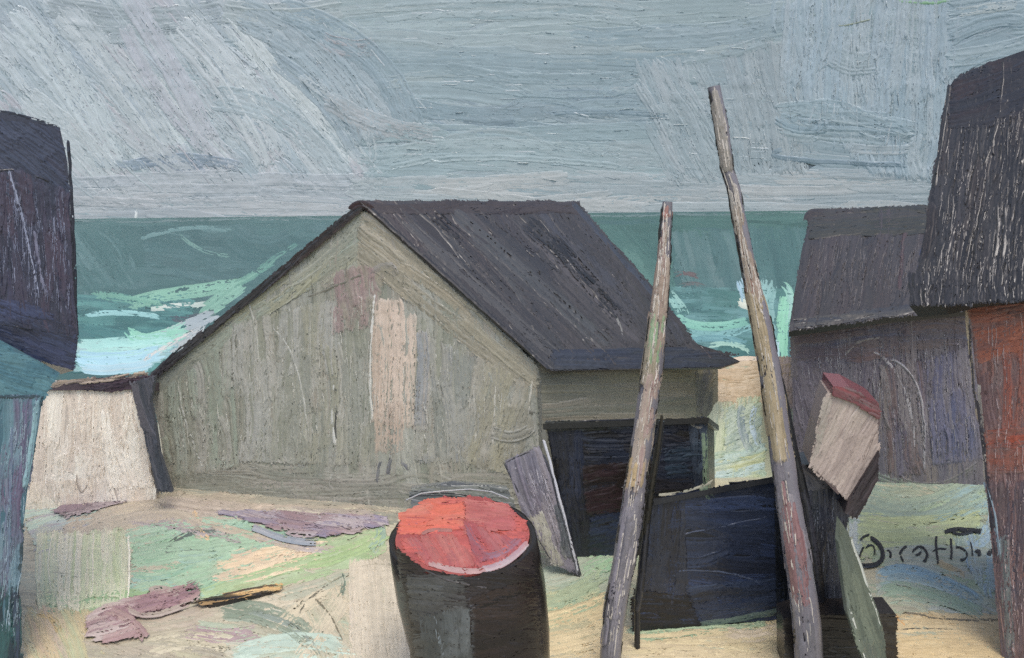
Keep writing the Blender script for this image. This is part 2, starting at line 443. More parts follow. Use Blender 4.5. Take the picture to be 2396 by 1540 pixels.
P.stroke(sk, [(314, 488), (318, 500), (317, 516)], 9, ('d6dadc', 'c4c8cc'), 2, .1, wet=0)
P.build('sky', M_sky, kind='structure')

# ------------------------------------------------------------------ SEA
SEA_Z = -1.5
sea = Plane((0, 0, SEA_Z), (0, 0, 1)); P = Paint()
P.rel = .4
P.add([(-3200, 13, SEA_Z), (3200, 13, SEA_Z), (3200, 3005, SEA_Z), (-3200, 3005, SEA_Z)], np.array([[0, 1, 2, 3]]), lin('4f7476'))
P.fill(sea, [(-60, 514), (900, 504), (800, 640), (560, 720), (-60, 720)], 0, 30, 170, ['567a7c', '4f7375', '5b8082', '618487', '54797b'], .5, bend=.05, over=0)
P.fill(sea, [(170, 545), (280, 530), (330, 660), (200, 700)], 52, 24, 110, ['557b7d', '4c7173', '6a8d90'], .8, .2)
P.fill(sea, [(330, 530), (860, 516), (700, 620), (500, 660), (340, 640)], 8, 28, 150, ['57797c', '507578', '5f8286', '4d7174'], .6, bend=.12)
P.fill(sea, [(170, 690), (460, 690), (400, 870), (150, 870)], 2, 26, 120, ['4a797c', '55868a', '4f7f80', '6aa2a0'], .6, .1)
P.fill(sea, [(176, 800), (300, 792), (440, 776), (400, 830), (340, 872), (170, 872)], 1, 26, 130, ['a9d6e0', 'b6e0e4', '9ccfcf', 'c0e2e2'], .8, .03)
P.fill(sea, [(1290, 500), (2300, 488), (2300, 560), (1290, 560)], 0, 24, 160, ['4d7470', '527a76', '456b67', '57807b'], .5, over=0)
P.fill(sea, [(1340, 520), (1570, 545), (1580, 700), (1500, 700)], 44, 28, 130, ['547c78', '4d7471', '5c8681', '628a84'], .7, .08)
P.fill(sea, [(1560, 540), (1740, 540), (1760, 690), (1640, 700), (1580, 640)], 74, 28, 130, ['5a7e80', '638587', '52777a', '6b8a8c'], 1.0, .1)
P.fill(sea, [(1740, 530), (1900, 530), (1870, 700), (1780, 700)], 80, 24, 110, ['52797a', '5d8384', '4d7375'], .9, .1)
P.fill(sea, [(1560, 670), (1870, 680), (1870, 870), (1580, 870)], 2, 24, 90, ['4f7d7c', '5b8a88', '78a5a8', '6b9a9c', '527b80'], .8, .1)
S = P.stroke
for x_ in range(150, 2200, 110):
    y_ = HY - (x_ - CX) * ROLL + 8
    S(sea, [(x_, y_ + rng.uniform(-1, 3)), (x_ + 150, y_ - 1.5 + rng.uniform(-1, 4))], rng.uniform(5, 9), ('7f979b', '668487'), .6, .3, rag=20, wet=.5)
P.gain = 1.22
for pth, w_, cc, dr in [([(300, 712), (400, 690), (560, 668)], 30, ('86b5a4', '8fc2ae'), .2), ([(210, 690), (300, 700), (380, 715)], 20, ('6fa296', '7fb3a2'), .3),
        ([(470, 735), (520, 700), (570, 665)], 34, ('7fae9f', '94c0b0'), .3), ([(545, 670), (590, 645), (640, 612)], 18, ('6b9a90', '85b3a2'), .55), ([(610, 625), (650, 600), (690, 575)], 12, ('5f8a86', '7fae9f'), .6),
        ([(345, 727), (410, 716), (480, 712)], 13, ('c6d6d0', 'd6dcd8'), .1), ([(395, 742), (440, 748), (500, 728)], 18, ('4c5962', '5a666f'), .2),
        ([(190, 742), (270, 733), (365, 740)], 14, ('a0d0d2', '8fc4c8'), .2), ([(185, 765), (280, 785), (380, 778)], 26, ('48777a', '528486'), .1),
        ([(350, 800), (430, 765), (500, 735)], 26, ('a9b8c0', 'c8d4d6'), .2), ([(300, 792), (370, 785), (430, 760)], 18, ('94d0bd', 'a8dcc8'), .15),
        ([(300, 775), (350, 795), (440, 780)], 26, ('8fd0bc', 'a8dcc8'), .1), ([(400, 815), (450, 790), (480, 765)], 26, ('a8b4ba', 'c2cccc'), .1), ([(180, 815), (280, 812), (400, 800)], 40, ('a9dcd8', 'b9e6de'), .05), ([(178, 838), (270, 842), (380, 826)], 34, ('a6d3e6', 'b7dfec'), .05),
        ([(190, 862), (270, 864), (350, 852)], 22, ('b0d8e8', 'c6d8dc'), .1), ([(330, 846), (400, 806), (470, 768)], 12, ('d2d4d2', 'c2c8c8'), .2),
        ([(1585, 642), (1610, 640), (1640, 650)], 12, ('6b5458', '6f6866'), .2), ([(1590, 668), (1620, 664), (1645, 668)], 10, ('6a5054', '5f7474'), .3),
        ([(1568, 690), (1585, 712), (1600, 740)], 26, ('a5cfc8', '8fc0bc'), .15), ([(1585, 745), (1650, 765), (1750, 752)], 20, ('84bfb0', '96ccbc'), .15),
        ([(1600, 775), (1680, 785), (1760, 765)], 18, ('7fb0b2', '8fbcc0'), .2), ([(1610, 800), (1680, 792), (1750, 806)], 16, ('6d9ca4', '85b3b6'), .15),
        ([(1650, 812), (1710, 806), (1760, 826)], 14, ('a8d0c4', 'b8d8ca'), .1), ([(1735, 655), (1745, 675), (1752, 700)], 34, ('a9cbdf', 'c9d6d6'), .2),
        ([(1730, 702), (1748, 712), (1768, 716)], 24, ('cfd8c8', 'd8ddd4'), .1), ([(1800, 660), (1790, 720), (1800, 800)], 40, ('8ab6b4', '9cc2c2'), .15),
        ([(1835, 668), (1850, 700), (1838, 760)], 20, ('a8d4cc', '8fc8b0'), .15), ([(1836, 700), (1830, 770), (1832, 850)], 26, ('8cc9ae', '9ad2ba'), .05),
        ([(1815, 800), (1812, 840), (1822, 880)], 24, ('b0cbd8', 'a4c4d0'), .1), ([(1350, 478), (1400, 545), (1470, 610)], 10, ('7aa6a6', '688f90'), .2),
        ([(1400, 520), (1480, 520), (1545, 515)], 12, ('46686a', '4f7372'), .1), ([(330, 560), (440, 535), (540, 540)], 12, ('6f9294', '628486'), .2),
        ([(420, 548), (470, 585), (540, 600)], 10, ('7ba29a', '6b9090'), .2)]:
    S(sea, pth, w_ * 1.15, cc, .9, dr * .6, lift=0, rag=16, wet=.3)
P.build('sea', M_sea, kind='structure')

# ------------------------------------------------------------------ GROUND
gr = Plane((0, 0, 0), (0, 0, 1)); P = Paint()
xs = np.linspace(-60, 60, 61); ys = np.r_[np.linspace(-12, 9, 22), np.linspace(9.5, 22, 26), [40]]
XX, YY = np.meshgrid(xs, ys)
ZZ = -4.0 * np.clip((YY - 9.5) / 12, 0, 1) ** 1.3 - .012
nx = len(xs)
ii = (np.arange(len(ys) - 1)[:, None] * nx + np.arange(nx - 1)[None]).ravel()
P.rel = 1.8
P.add(np.stack([XX.ravel(), YY.ravel(), ZZ.ravel()], 1), np.stack([ii, ii + 1, ii + nx + 1, ii + nx], 1), lin('a39f8c'), True)
G = lambda poly, ang, w, L, pal, relief=1.0, dry=.08, **k: P.fill(gr, poly, ang, w, L, pal, relief, dry, **dict(dict(wet=.4, rag=14), **k))
G([(-60, 1120), (960, 1120), (980, 1600), (-60, 1600)], 4, 46, 190, ['aaa492', 'b3ab98', 'a29c8c', 'adaa98'], dry=0)
G([(1180, 1060), (2460, 1060), (2460, 1600), (1180, 1600)], 4, 44, 170, ['a3a690', 'a9a793', '9aa48e', 'b0aa92'], dry=0)
G([(380, 1120), (1240, 1130), (1240, 1230), (420, 1220)], 3, 34, 180, ['8c8b80', '979386', 'a09789', '868a80'])
G([(40, 1185), (220, 1170), (300, 1230), (90, 1300)], -12, 26, 100, ['9fb2a8', 'a8b0a2', '9a9aa0'])
G([(160, 1175), (420, 1150), (520, 1190), (470, 1250), (150, 1255)], -14, 34, 150, ['aba294', 'b2a798', 'a1988c', 'b5ac98'])
G([(370, 1165), (860, 1195), (900, 1225), (520, 1240), (420, 1225)], 3, 30, 220, ['a69b90', 'aea295', '9c938c'])
G([(85, 1250), (305, 1240), (300, 1425), (90, 1425)], 91, 26, 130, ['b9bba6', 'c6c4b2', 'adb897', 'd0cbba', 'b4bba2'], 1.2)
G([(310, 1250), (560, 1225), (720, 1250), (660, 1350), (480, 1400), (300, 1415)], -9, 30, 150, ['8fae94', '97b59a', '86a68e', '9ab49c', '8faaa0'])
G([(100, 1400), (460, 1370), (470, 1400), (240, 1440), (110, 1440)], -10, 20, 120, ['8ba37e', '9aae90', '7f9a80'], dry=.2)
G([(500, 1320), (560, 1290), (740, 1280), (780, 1310), (560, 1372), (500, 1365)], -13, 26, 120, ['ccb79c', 'd6c2a6', 'c4b29c', 'd2bca0'])
G([(470, 1400), (560, 1365), (760, 1305), (905, 1250), (905, 1290), (800, 1345), (620, 1385)], -18, 20, 150, ['9aad88', '91a67e', 'a2b492', 'a9b398'])
G([(700, 1250), (900, 1220), (900, 1270), (760, 1300)], -14, 22, 110, ['a6b092', 'b0ac98', '9aac8a'])
G([(470, 1410), (840, 1345), (860, 1560), (450, 1580)], 14, 38, 150, ['aaa592', 'bab2a0', '9f9d8a', 'b4b2a4', 'a3ab98'])
G([(550, 1490), (800, 1480), (840, 1560), (540, 1570)], 6, 30, 130, ['a8b9ac', 'b4c4b8', 'a6ab98'], dry=.15)
G([(60, 1420), (240, 1430), (260, 1560), (50, 1570)], 66, 34, 110, ['b0a284', 'a5a98a', 'b5a294', 'bcae90', 'a8a58c'])
G([(200, 1480), (480, 1490), (560, 1570), (180, 1570)], 8, 32, 130, ['a39a8a', '9a9486', 'aaa58e'])
G([(690, 1430), (830, 1345), (850, 1560), (740, 1560)], 58, 32, 110, ['bcb39e', 'b3ab98', 'c2b6a0', 'aeab96'])
G([(815, 1310), (930, 1310), (965, 1560), (820, 1560)], 86, 36, 190, ['bdb5a5', 'c4bbab', 'b4ac9c', 'c6bcac'], 1.1)
G([(1220, 1200), (1290, 1210), (1330, 1340), (1270, 1360)], 72, 24, 110, ['9c9a8e', 'a7a294'])
G([(1255, 1340), (1440, 1280), (1450, 1400), (1270, 1440)], -16, 34, 120, ['9aa795', '8fa48e', 'a6ac9c', 'a0a594'])
G([(1350, 1300), (1440, 1270), (1430, 1340), (1370, 1350)], -20, 24, 80, ['8fae90', '98b092'])
G([(1265, 1430), (1430, 1400), (1430, 1580), (1265, 1580)], -14, 32, 120, ['c6b490', 'cfbc98', 'b0ab8c', 'c9b892'])
G([(1270, 1395), (1400, 1370), (1410, 1430), (1270, 1480)], -22, 22, 90, ['9aa98c', 'a9a988'])
G([(1430, 1470), (1880, 1440), (1860, 1600), (1430, 1600)], -4, 34, 200, ['bfb392', 'c8ba98', 'bbae92', 'c2b496'])
G([(1460, 1470), (1560, 1445), (1800, 1438), (1780, 1475), (1500, 1505)], -6, 22, 130, ['8da288', '98ab90', '84998a'], dry=.15)
# right hand turf
G([(1980, 1110), (2320, 1080), (2330, 1220), (1980, 1230)], 8, 34, 150, ['8a9a8c', '93a294', '7f918d', '97a08c'], bend=.12)
G([(2000, 1200), (2120, 1205), (2290, 1190), (2300, 1300), (2010, 1310)], -2, 32, 150, ['a8b38a', 'b1ba8e', 'a3ad8c', 'acb694'], .7)
G([(1935, 1190), (2010, 1190), (2015, 1300), (1990, 1420), (1940, 1400)], 88, 24, 100, ['b2bab8', 'a6b1ae', 'bcc2be'], 1.3)
G([(2040, 1290), (2340, 1270), (2350, 1440), (2060, 1440)], 12, 32, 120, ['a3b0a6', '9aa98f', 'a7aea6', 'a9ac96'], 1.1)
G([(2120, 1180), (2330, 1120), (2340, 1200), (2200, 1230)], -24, 26, 90, ['8ba3a2', '8fa49a', '98a98f'], 1.2, .15)
G([(2230, 1260), (2340, 1210), (2350, 1380), (2300, 1400)], 84, 22, 90, ['9cb2bd', 'a5b4b4', '9fb0a4'], 1.3)
G([(2090, 1440), (2400, 1440), (2420, 1600), (2090, 1600)], 5, 38, 250, ['c3af8b', 'ccb993', 'bda882', 'c8b48f'])
# broad slabs of colour on the shore, each one long stroke
def slabs(hit, rows, P, wet=.22, rel=1.0, dry=.06):
    for pth, w_, cc in rows: P.stroke(hit, pth, w_, cc, rel, dry, None, rag=16, wet=wet, lump=1.2)
slabs(gr, [([(112, 1252), (108, 1330), (112, 1425)], 52, ('b9bca6', 'a9b393')), ([(165, 1248), (162, 1330), (160, 1430)], 54, ('c6c4b2', 'd0ccbc')), ([(215, 1250), (214, 1330), (212, 1428)], 50, ('b3bc9c', 'c9c8b4')),
    ([(268, 1244), (268, 1330), (262, 1428)], 54, ('c0c2ac', 'a8b592')), ([(300, 1262), (430, 1238), (560, 1232)], 44, ('9ab29e', 'a6b8a6')), ([(318, 1310), (440, 1290), (600, 1270)], 50, ('92ab94', 'a0b6a2')),
    ([(312, 1370), (420, 1352), (520, 1318)], 46, ('9cb39c', '8ca48e')), ([(560, 1350), (640, 1330), (750, 1296)], 42, ('d4c2a8', 'c8b498')), ([(600, 1300), (680, 1288), (760, 1280)], 26, ('dccab0', 'd0bca0')),
    ([(160, 1240), (320, 1180), (480, 1250)], 48, ('b0a698', 'a69c90')), ([(380, 1180), (500, 1198), (640, 1205)], 42, ('a89c92', 'b2a89c')), ([(600, 1258), (700, 1276), (790, 1290)], 28, ('b0a698', 'a09aa0')),
    ([(470, 1392), (640, 1340), (800, 1290)], 26, ('9cb288', 'aab89a')), ([(720, 1318), (820, 1290), (900, 1250)], 34, ('93aa7c', 'a2b48e')),
    ([(470, 1440), (580, 1420), (720, 1380)], 50, ('b3ac99', 'a39e8c')), ([(300, 1215), (420, 1232), (560, 1262)], 30, ('9c9296', 'aaa29a')), ([(90, 1225), (140, 1215), (210, 1200)], 34, ('a9b6ae', '9aa6aa')), ([(350, 1520), (440, 1500), (540, 1510)], 44, ('c0b8a2', 'aea892')), ([(430, 1475), (520, 1490), (600, 1480)], 36, ('9a8488', 'a8989a')), ([(600, 1425), (680, 1400), (760, 1395)], 36, ('c4baa6', 'b4ad9a')), ([(660, 1400), (740, 1375), (820, 1345)], 34, ('aaa898', '93a290')), ([(240, 1510), (340, 1490), (460, 1465)], 46, ('aba390', '9c9686')),
    ([(520, 1432), (640, 1445), (760, 1520)], 52, ('7e897b', '8f998a')), ([(560, 1535), (680, 1505), (800, 1520)], 44, ('b2c2b6', 'a4b6ac')), ([(700, 1545), (760, 1470), (800, 1400)], 46, ('c2b9a4', 'b0a896')),
    ([(650, 1470), (700, 1430), (770, 1385)], 34, ('bdb49e', 'cabfa8')), ([(842, 1320), (846, 1430), (850, 1570)], 50, ('c3baa9', 'b9b1a1')), ([(884, 1316), (890, 1430), (900, 1570)], 50, ('b8b0a0', 'c8bfae')), ([(922, 1330), (932, 1440), (946, 1570)], 40, ('c6bdac', 'aea696')),
    ([(80, 1436), (100, 1500), (130, 1570)], 46, ('b8a88a', 'b39e8c')), ([(140, 1440), (170, 1500), (190, 1570)], 46, ('a7aa8c', 'b8a884')), ([(330, 1460), (420, 1450), (500, 1420)], 40, ('a89c8e', 'b2a896')),
    ([(1275, 1460), (1350, 1440), (1425, 1408)], 46, ('cbba94', 'bfb08c')), ([(1272, 1515), (1350, 1500), (1420, 1480)], 50, ('d0c09c', 'c4b490')), ([(1275, 1410), (1340, 1390), (1410, 1350)], 36, ('99a88c', 'a9ac8c')),
    ([(1272, 1355), (1340, 1335), (1420, 1290)], 40, ('a2ab9c', '8fa690')), ([(1450, 1515), (1640, 1500), (1850, 1490)], 46, ('c9bc9a', 'bcae90')), ([(1450, 1560), (1640, 1548), (1850, 1532)], 46, ('bfb194', 'ccbe9c')),
    ([(1470, 1480), (1600, 1462), (1780, 1462)], 26, ('90a68a', 'a2ae92')), ([(2000, 1140), (2130, 1190), (2300, 1120)], 48, ('8c9c90', '9aa890')), ([(2010, 1232), (2140, 1236), (2290, 1216)], 50, ('aeb78c', 'a2ac8c')),
    ([(2060, 1310), (2180, 1300), (2320, 1310)], 46, ('a3b0a6', 'b2b09a')), ([(2060, 1356), (2160, 1350), (2300, 1420)], 40, ('93abb0', 'a0b2ae')), ([(2070, 1400), (2170, 1400), (2300, 1440)], 34, ('98ab94', 'a3b0a4')),
    ([(2100, 1462), (2240, 1460), (2380, 1486)], 46, ('ccba95', 'c0ac86')), ([(2100, 1516), (2240, 1510), (2390, 1530)], 48, ('c5b18a', 'd0bf9a')), ([(2100, 1566), (2240, 1560), (2390, 1575)], 48, ('ccb992', 'bca884')),
    ([(1962, 1200), (1966, 1290), (1960, 1400)], 34, ('b9c1bf', 'a6b0ae')), ([(2260, 1290), (2310, 1250), (2330, 1200)], 34, ('9cb4c0', 'a8b6b6'))], P)
for pth, w_, cc, dr in [([(2060, 1345), (2150, 1340), (2290, 1412)], 22, ('84a2b0', '97b2b8'), .3), ([(2060, 1375), (2160, 1385), (2280, 1430)], 26, ('93a892', '9ab0a8'), .1),
        ([(2120, 1345), (2200, 1352), (2290, 1395)], 8, ('86a6b6', '94b0bc'), .3), ([(2110, 1432), (2220, 1452), (2360, 1450)], 8, ('6b6558', '8c8470'), .3),
        ([(2110, 1476), (2170, 1474), (2230, 1478)], 5, ('4a4a46', '5c5a50'), .3), ([(2090, 1440), (2100, 1450), (2115, 1462)], 12, ('c99a62', 'd0a878'), .1),
        ([(2190, 1315), (2230, 1335), (2260, 1350)], 22, ('b5a07a', 'a9a184'), .25), ([(520, 1430), (630, 1445), (740, 1510)], 50, ('7b8777', '889284'), .12),
        ([(585, 1440), (680, 1470), (745, 1540)], 22, ('87918a', '757f72'), .2), ([(390, 1285), (440, 1252), (505, 1245)], 14, ('58625f', '6b746e'), .4),
        ([(480, 1290), (430, 1290), (385, 1296)], 7, ('4c5552', '6b746e'), .3), ([(460, 1222), (560, 1250), (700, 1290)], 20, ('a69c8e', 'b5aa98'), .15),
        ([(240, 1235), (380, 1205), (470, 1240)], 26, ('a89f92', 'b3a898'), .15), ([(700, 1440), (730, 1400), (800, 1352)], 5, ('4a4a44', '74705f'), .2),
        ([(735, 1405), (770, 1440), (800, 1500)], 5, ('6b6656', '8c8672'), .2), ([(800, 1345), (805, 1375), (795, 1400)], 12, ('5a6a60', '8ea08c'), .3),
        ([(300, 1250), (303, 1340), (298, 1420)], 5, ('e0dccf', 'd6d0c2'), 0), ([(218, 1250), (216, 1330), (214, 1400)], 5, ('d8d4c4', 'cfcab8'), 0),
        ([(455, 1195), (470, 1245), (490, 1262)], 14, ('cdb08c', 'c4ae94'), .2), ([(90, 1440), (120, 1450), (140, 1480)], 18, ('b59c6c', 'c0a87c'), .3),
        ([(640, 1200), (690, 1196), (760, 1206)], 14, ('b8b2a4', 'c2baa8'), .2), ([(520, 1205), (600, 1190), (640, 1186)], 8, ('c8b8a8', 'a69c90'), .2),
        ([(885, 1230), (890, 1260), (870, 1290)], 26, ('8aa29a', '6f7f78'), .3), ([(1450, 1350), (1470, 1330), (1490, 1300)], 12, ('a4b8a0', '8fa890'), .2),
        ([(1700, 1480), (1760, 1490), (1835, 1470)], 30, ('c4b8a4', 'b8ac96'), .1), ([(2300, 1180), (2320, 1200), (2340, 1230)], 16, ('7ea0b2', '98b0b4'), .2)]:
    P.stroke(gr, pth, w_, cc, 1.0, dr, lift=.6, rag=8)
P.build('ground', M_ground, kind='structure')

# bank of turf and sand behind the poles
bk = plane3((1660, 1140, 7.8), (1860, 1140, 7.8), (1760, 850, 8.8)); P = Paint()
outl = [(1640, 1180), (1650, 1000), (1668, 880), (1700, 856), (1750, 842), (1800, 838), (1850, 836), (1864, 900), (1872, 1080), (1880, 1180)]
P.slab(bk, outl, (.35, 1.6, -.35), '8f9378')
P.fill(bk, [(1655, 930), (1668, 870), (1720, 850), (1850, 836), (1862, 940), (1720, 950)], 2, 26, 90, ['ae9a7b', 'a6906f', 'b3a286'], .9)
P.fill(bk, [(1650, 950), (1780, 925), (1790, 1130), (1650, 1160)], 96, 26, 90, ['98a787', 'a4af8c', '8fa08c', 'a0a890'], .9)
P.fill(bk, [(1690, 960), (1780, 940), (1780, 1060), (1700, 1090)], -30, 26, 80, ['8f9f92', '9dab9a', 'a4b096'], .9, .1)
P.fill(bk, [(1655, 1060), (1790, 1040), (1790, 1120), (1655, 1140)], -14, 20, 80, ['a6ad84', '93a894', '9cb0aa'], .9, .1)
P.fill(bk, [(1815, 836), (1858, 838), (1862, 960), (1830, 970)], 88, 20, 80, ['b09f92', 'a9988a'], .8)
P.fill(bk, [(1825, 960), (1864, 960), (1872, 1100), (1835, 1100)], 88, 18, 80, ['a0ac86', '8fa086', 'acb298'], .8)
for pth, w_, cc in [([(1738, 950), (1735, 1000), (1756, 1060)], 20, ('6d7e82', '82929a')), ([(1765, 950), (1760, 1000), (1775, 1040)], 14, ('93a8b0', 'b4c2c4')),
                    ([(1690, 850), (1740, 842), (1790, 846)], 16, ('c8b8a4', 'b8a68c'))]:
    P.stroke(bk, pth, w_, cc, 1.0, .1)
P.build('bank', M_bank, kind='structure')

# ------------------------------------------------------------------ HUT
fw = upright((1270, 870, 6.8), (350, 880, 7.8))
ap = fw([(850, 480)])[0][0]
sw = Plane(fw([(1262, 900)])[0][0], (.6, -.8, 0))
apt = fw([(850, 480)])[2][0]
rf = plane3((850, 478, apt - .05), (1290, 862, 6.74), (1350, 474, 9.0))
hut = empty('fishing_hut', loc_at(fw, 820, 1165), 'large grey-green gabled fishing hut with a dark roof in the middle of the shore', 'hut')
P = Paint()
BK = np.array([1.75, 1.55, 0])
P.slab(fw, [(356, 884), (842, 492), (1262, 880), (1270, 1240), (400, 1175), (392, 1140)], BK, '83847a')
R_ = [(352, 884), (842, 492), (868, 500), (1262, 862), (1268, 1230), (395, 1175), (392, 1140)]
P.fill(fw, R_, 89, 30, 190, ['8b8c81', '92948a', '87897b', '98988d', '8e8a7e', '7f8276'], 1.1, .04, edge='66675f')
P.fill(fw, [(395, 1090), (560, 1080), (900, 1110), (1190, 1105), (1240, 1200), (400, 1185)], 2, 32, 190, ['84867a', '8b8a7f', '7e8075', '908e84'], .8, .05)
P.fill(fw, [(352, 884), (842, 492), (880, 510), (870, 640), (720, 680), (560, 780), (380, 930)], -40, 34, 190, ['888a7b', '909284', '82867a', '95957f', '8b9284'], .8, .05)
P.fill(fw, [(842, 492), (870, 500), (1262, 862), (1255, 930), (1150, 860), (900, 660), (840, 640)], 41, 34, 230, ['8f8b79', '968f7c', '8a8676', '9a9482'], .8, .05)
P.fill(fw, [(540, 760), (780, 700), (880, 700), (870, 1090), (560, 1080)], 90, 26, 200, ['8b8d83', '999a92', '86887b', 'a09f96', '8f8f80'], 1.3, .08)
P.fill(fw, [(360, 930), (540, 790), (560, 1090), (400, 1120)], 86, 26, 170, ['8f958a', '87897c', '99998f', '8c9486'], 1.2, .08)
P.fill(fw, [(780, 640), (850, 620), (895, 640), (880, 760), (780, 780)], 84, 24, 90, ['8b7d79', '857c74', '927f7c', '8a8678'], 1.0, .1)
P.fill(fw, [(985, 780), (1120, 840), (1150, 1080), (970, 1080)], 90, 26, 170, ['888a86', '8f8f86', '95958b', '858880'], 1.3, .08)
P.fill(fw, [(1110, 830), (1230, 890), (1250, 1000), (1190, 1110), (1080, 1080)], 102, 26, 120, ['908e80', '9a978b', '8a887a', '96937f'], 1.1, .08)
for pth, w_, cc, dr in [([(912, 700), (910, 850), (905, 990)], 70, ('bfaf9f', 'c8b9aa'), .08), ([(952, 735), (950, 860), (945, 1000)], 50, ('c3b4a4', 'b2a494'), .1), ([(990, 770), (992, 880), (985, 1010)], 30, ('9a968e', '8b8e8e'), .2),
        ([(880, 760), (884, 900), (890, 1060)], 26, ('aa9b8b', 'b5a594'), .25), ([(925, 940), (922, 1000), (920, 1060)], 50, ('b3a08f', '8e8d86'), .45),
        ([(985, 775), (990, 860), (980, 1000)], 30, ('858a8c', '8e9190'), .1), ([(720, 695), (790, 668), (850, 640)], 7, ('6a6a5f', '7c7a6e'), .1),
        ([(872, 640), (910, 620), (930, 650)], 20, ('7f7d76', '8a877c'), .3), ([(876, 690), (868, 820), (866, 900)], 6, ('c8c8c0', 'b2b2a8'), 0),
        ([(782, 900), (778, 960), (784, 1040)], 7, ('c2c4bd', 'a5a69e'), 0), ([(788, 955), (786, 1000), (790, 1030)], 5, ('3c3e3c', '5a5b56'), 0),
        ([(866, 870), (868, 930), (872, 980)], 6, ('d0d0c8', 'b5b5ab'), 0), ([(580, 700), (600, 780), (606, 850)], 5, ('a5a69c', '92948a'), 0),
        ([(548, 760), (560, 900), (560, 1050)], 5, ('6f7268', '7b7d72'), .3), ([(640, 770), (690, 850), (720, 1000)], 5, ('a9aaa2', '9a9b92'), .1),
        ([(1246, 880), (1240, 930), (1236, 965)], 6, ('c6c4b6', '9c998c'), 0), ([(1232, 955), (1238, 962), (1250, 968)], 8, ('5c5c54', '7a786c'), .2),
        ([(908, 1110), (912, 1090), (918, 1070)], 12, ('5f6166', 'a8a8a2'), .3), ([(882, 1130), (886, 1100), (892, 1075)], 8, ('55585c', 'b0b0a8'), .3),
        ([(940, 1075), (948, 1090), (960, 1100)], 10, ('66686c', 'b4b2aa'), .3), ([(780, 1105), (776, 1140), (784, 1180)], 8, ('b0b0a6', '54564f'), .2),
        ([(420, 900), (440, 1000), (480, 1100)], 5, ('a5a69e', '92948a'), .1), ([(1110, 870), (1110, 950), (1114, 1030)], 5, ('a8a79c', '95948a'), .1),
        ([(1160, 900), (1156, 960), (1154, 1040)], 5, ('b0aea2', '98968a'), .1), ([(1150, 1010), (1200, 1020), (1240, 1000)], 30, ('85857b', '8f8d82'), .2)]:
    P.stroke(fw, pth, w_, cc, 1.2, dr, lift=.4, rag=8)
P.hair(fw, [(400, 900), (560, 790), (860, 680), (1200, 880), (1200, 1080), (420, 1090)], 89, 330, ('b4b4aa', 'a4a59b'), (12, 60), 2.4)
P.hair(fw, [(400, 900), (850, 520), (1230, 880), (1200, 1080), (420, 1090)], 89, 90, ('6c6e66', '75766c'), (10, 46), 2.2)
P.build('front_wall', M_plaster, hut)
P = Paint()
P.slab(sw, [(1262, 850), (1680, 840), (1680, 1180), (1262, 1240)], (-.06, .08, 0), '77776b')
P.fill(sw, [(1262, 856), (1675, 850), (1660, 1000), (1264, 1010)], -1, 30, 200, ['7d7c6d', '85826f', '8a8677', '77786b', '827d6c'], .7, bend=.02)
P.fill(sw, [(1625, 870), (1672, 862), (1662, 985), (1630, 985)], 100, 20, 80, ['62645f', '5a5d60', '6c6b60'], .7, .1)
P.build('side_wall', M_plaster, hut)
P = Paint()
out = [(840, 470), (1350, 472), (1528, 678), (1616, 800), (1690, 824), (1732, 846), (1690, 860), (1291, 868)]
P.slab(rf, out, np.array(rf.n) * -.035, '47474c')
P.fill(rf, [(838, 470), (1350, 472), (1528, 678), (1640, 815), (1740, 830), (1290, 866)], 45, 40, 260, ['535257', '4c4b50', '5a595e', '474950', '505258', '575358'], .9, .03)
P.fill(rf, [(1100, 480), (1350, 480), (1616, 800), (1540, 815)], 51, 34, 230, ['545459', '4b4c51', '545762', '4d4b50'], .8, .1)
P.fill(rf, [(850, 470), (1352, 472), (1370, 505), (880, 500)], 0, 20, 200, ['4b4648', '453f42', '524d50'], .7, .05)
for pth, w_, cc in [([(950, 520), (1150, 700), (1300, 830)], 30, ('62646a', '58595e')), ([(1060, 500), (1250, 660), (1420, 810)], 34, ('5c6168', '66666c')), ([(1180, 500), (1360, 660), (1500, 800)], 26, ('64636a', '56575d')),
                    ([(1000, 490), (1120, 600), (1210, 680)], 24, ('46464c', '504b4e'))]:
    P.stroke(rf, pth, w_, cc, 1.0, .15, rag=20)
for x0, y0, x1, y1, w_, d_ in [(1010, 505, 1090, 570, 34, .55), (1230, 520, 1330, 610, 44, .55), (1290, 560, 1400, 690, 40, .6), (1400, 700, 1480, 765, 40, .6), (1360, 640, 1450, 740, 26, .6)]:
    P.stroke(rf, [(x0, y0), (x1, y1)], w_, ('2e3136', '383a3f'), 1.0, d_)
P.fill(rf, [(1290, 818), (1600, 812), (1690, 830), (1726, 846), (1690, 858), (1292, 866)], 1, 18, 220, ['41485a', '474e5e', '3c4252', '4b5058'], .7, bend=.01)
for pth, w_, cc in [([(858, 480), (1050, 650), (1282, 858)], 10, ('3a3c42', '45464c')), ([(1340, 478), (1440, 590), (1540, 700)], 14, ('50586a', '48505c')),
                    ([(1100, 560), (1180, 640), (1230, 720)], 18, ('5c6066', '55555a')), ([(1440, 745), (1450, 765), (1456, 790)], 6, ('a5a8ac', '6a6c70'))]:
    P.stroke(rf, pth, w_, cc, 1.0, .05, lift=.3)
P.hair(rf, [(900, 500), (1340, 490), (1560, 780), (1300, 820)], 47, 30, ('74747a', '68686e'), (10, 50), 2.2)
roof_obj = P.build('roof', M_roof, hut)
P = Paint()                                              # the far slope and its verge
lf = Plane(fw([(600, 690)])[0][0] + np.array([-.05, -.12, 0]), fw.n)
A_, B_ = fw([(846, 474)])[0][0] + np.array(fw.n) * .04, fw([(342, 890)])[0][0] + np.array(fw.n) * .04
E_ = np.array([1.9, 1.7, 0]); dn = np.array([0.02, 0, -.05])
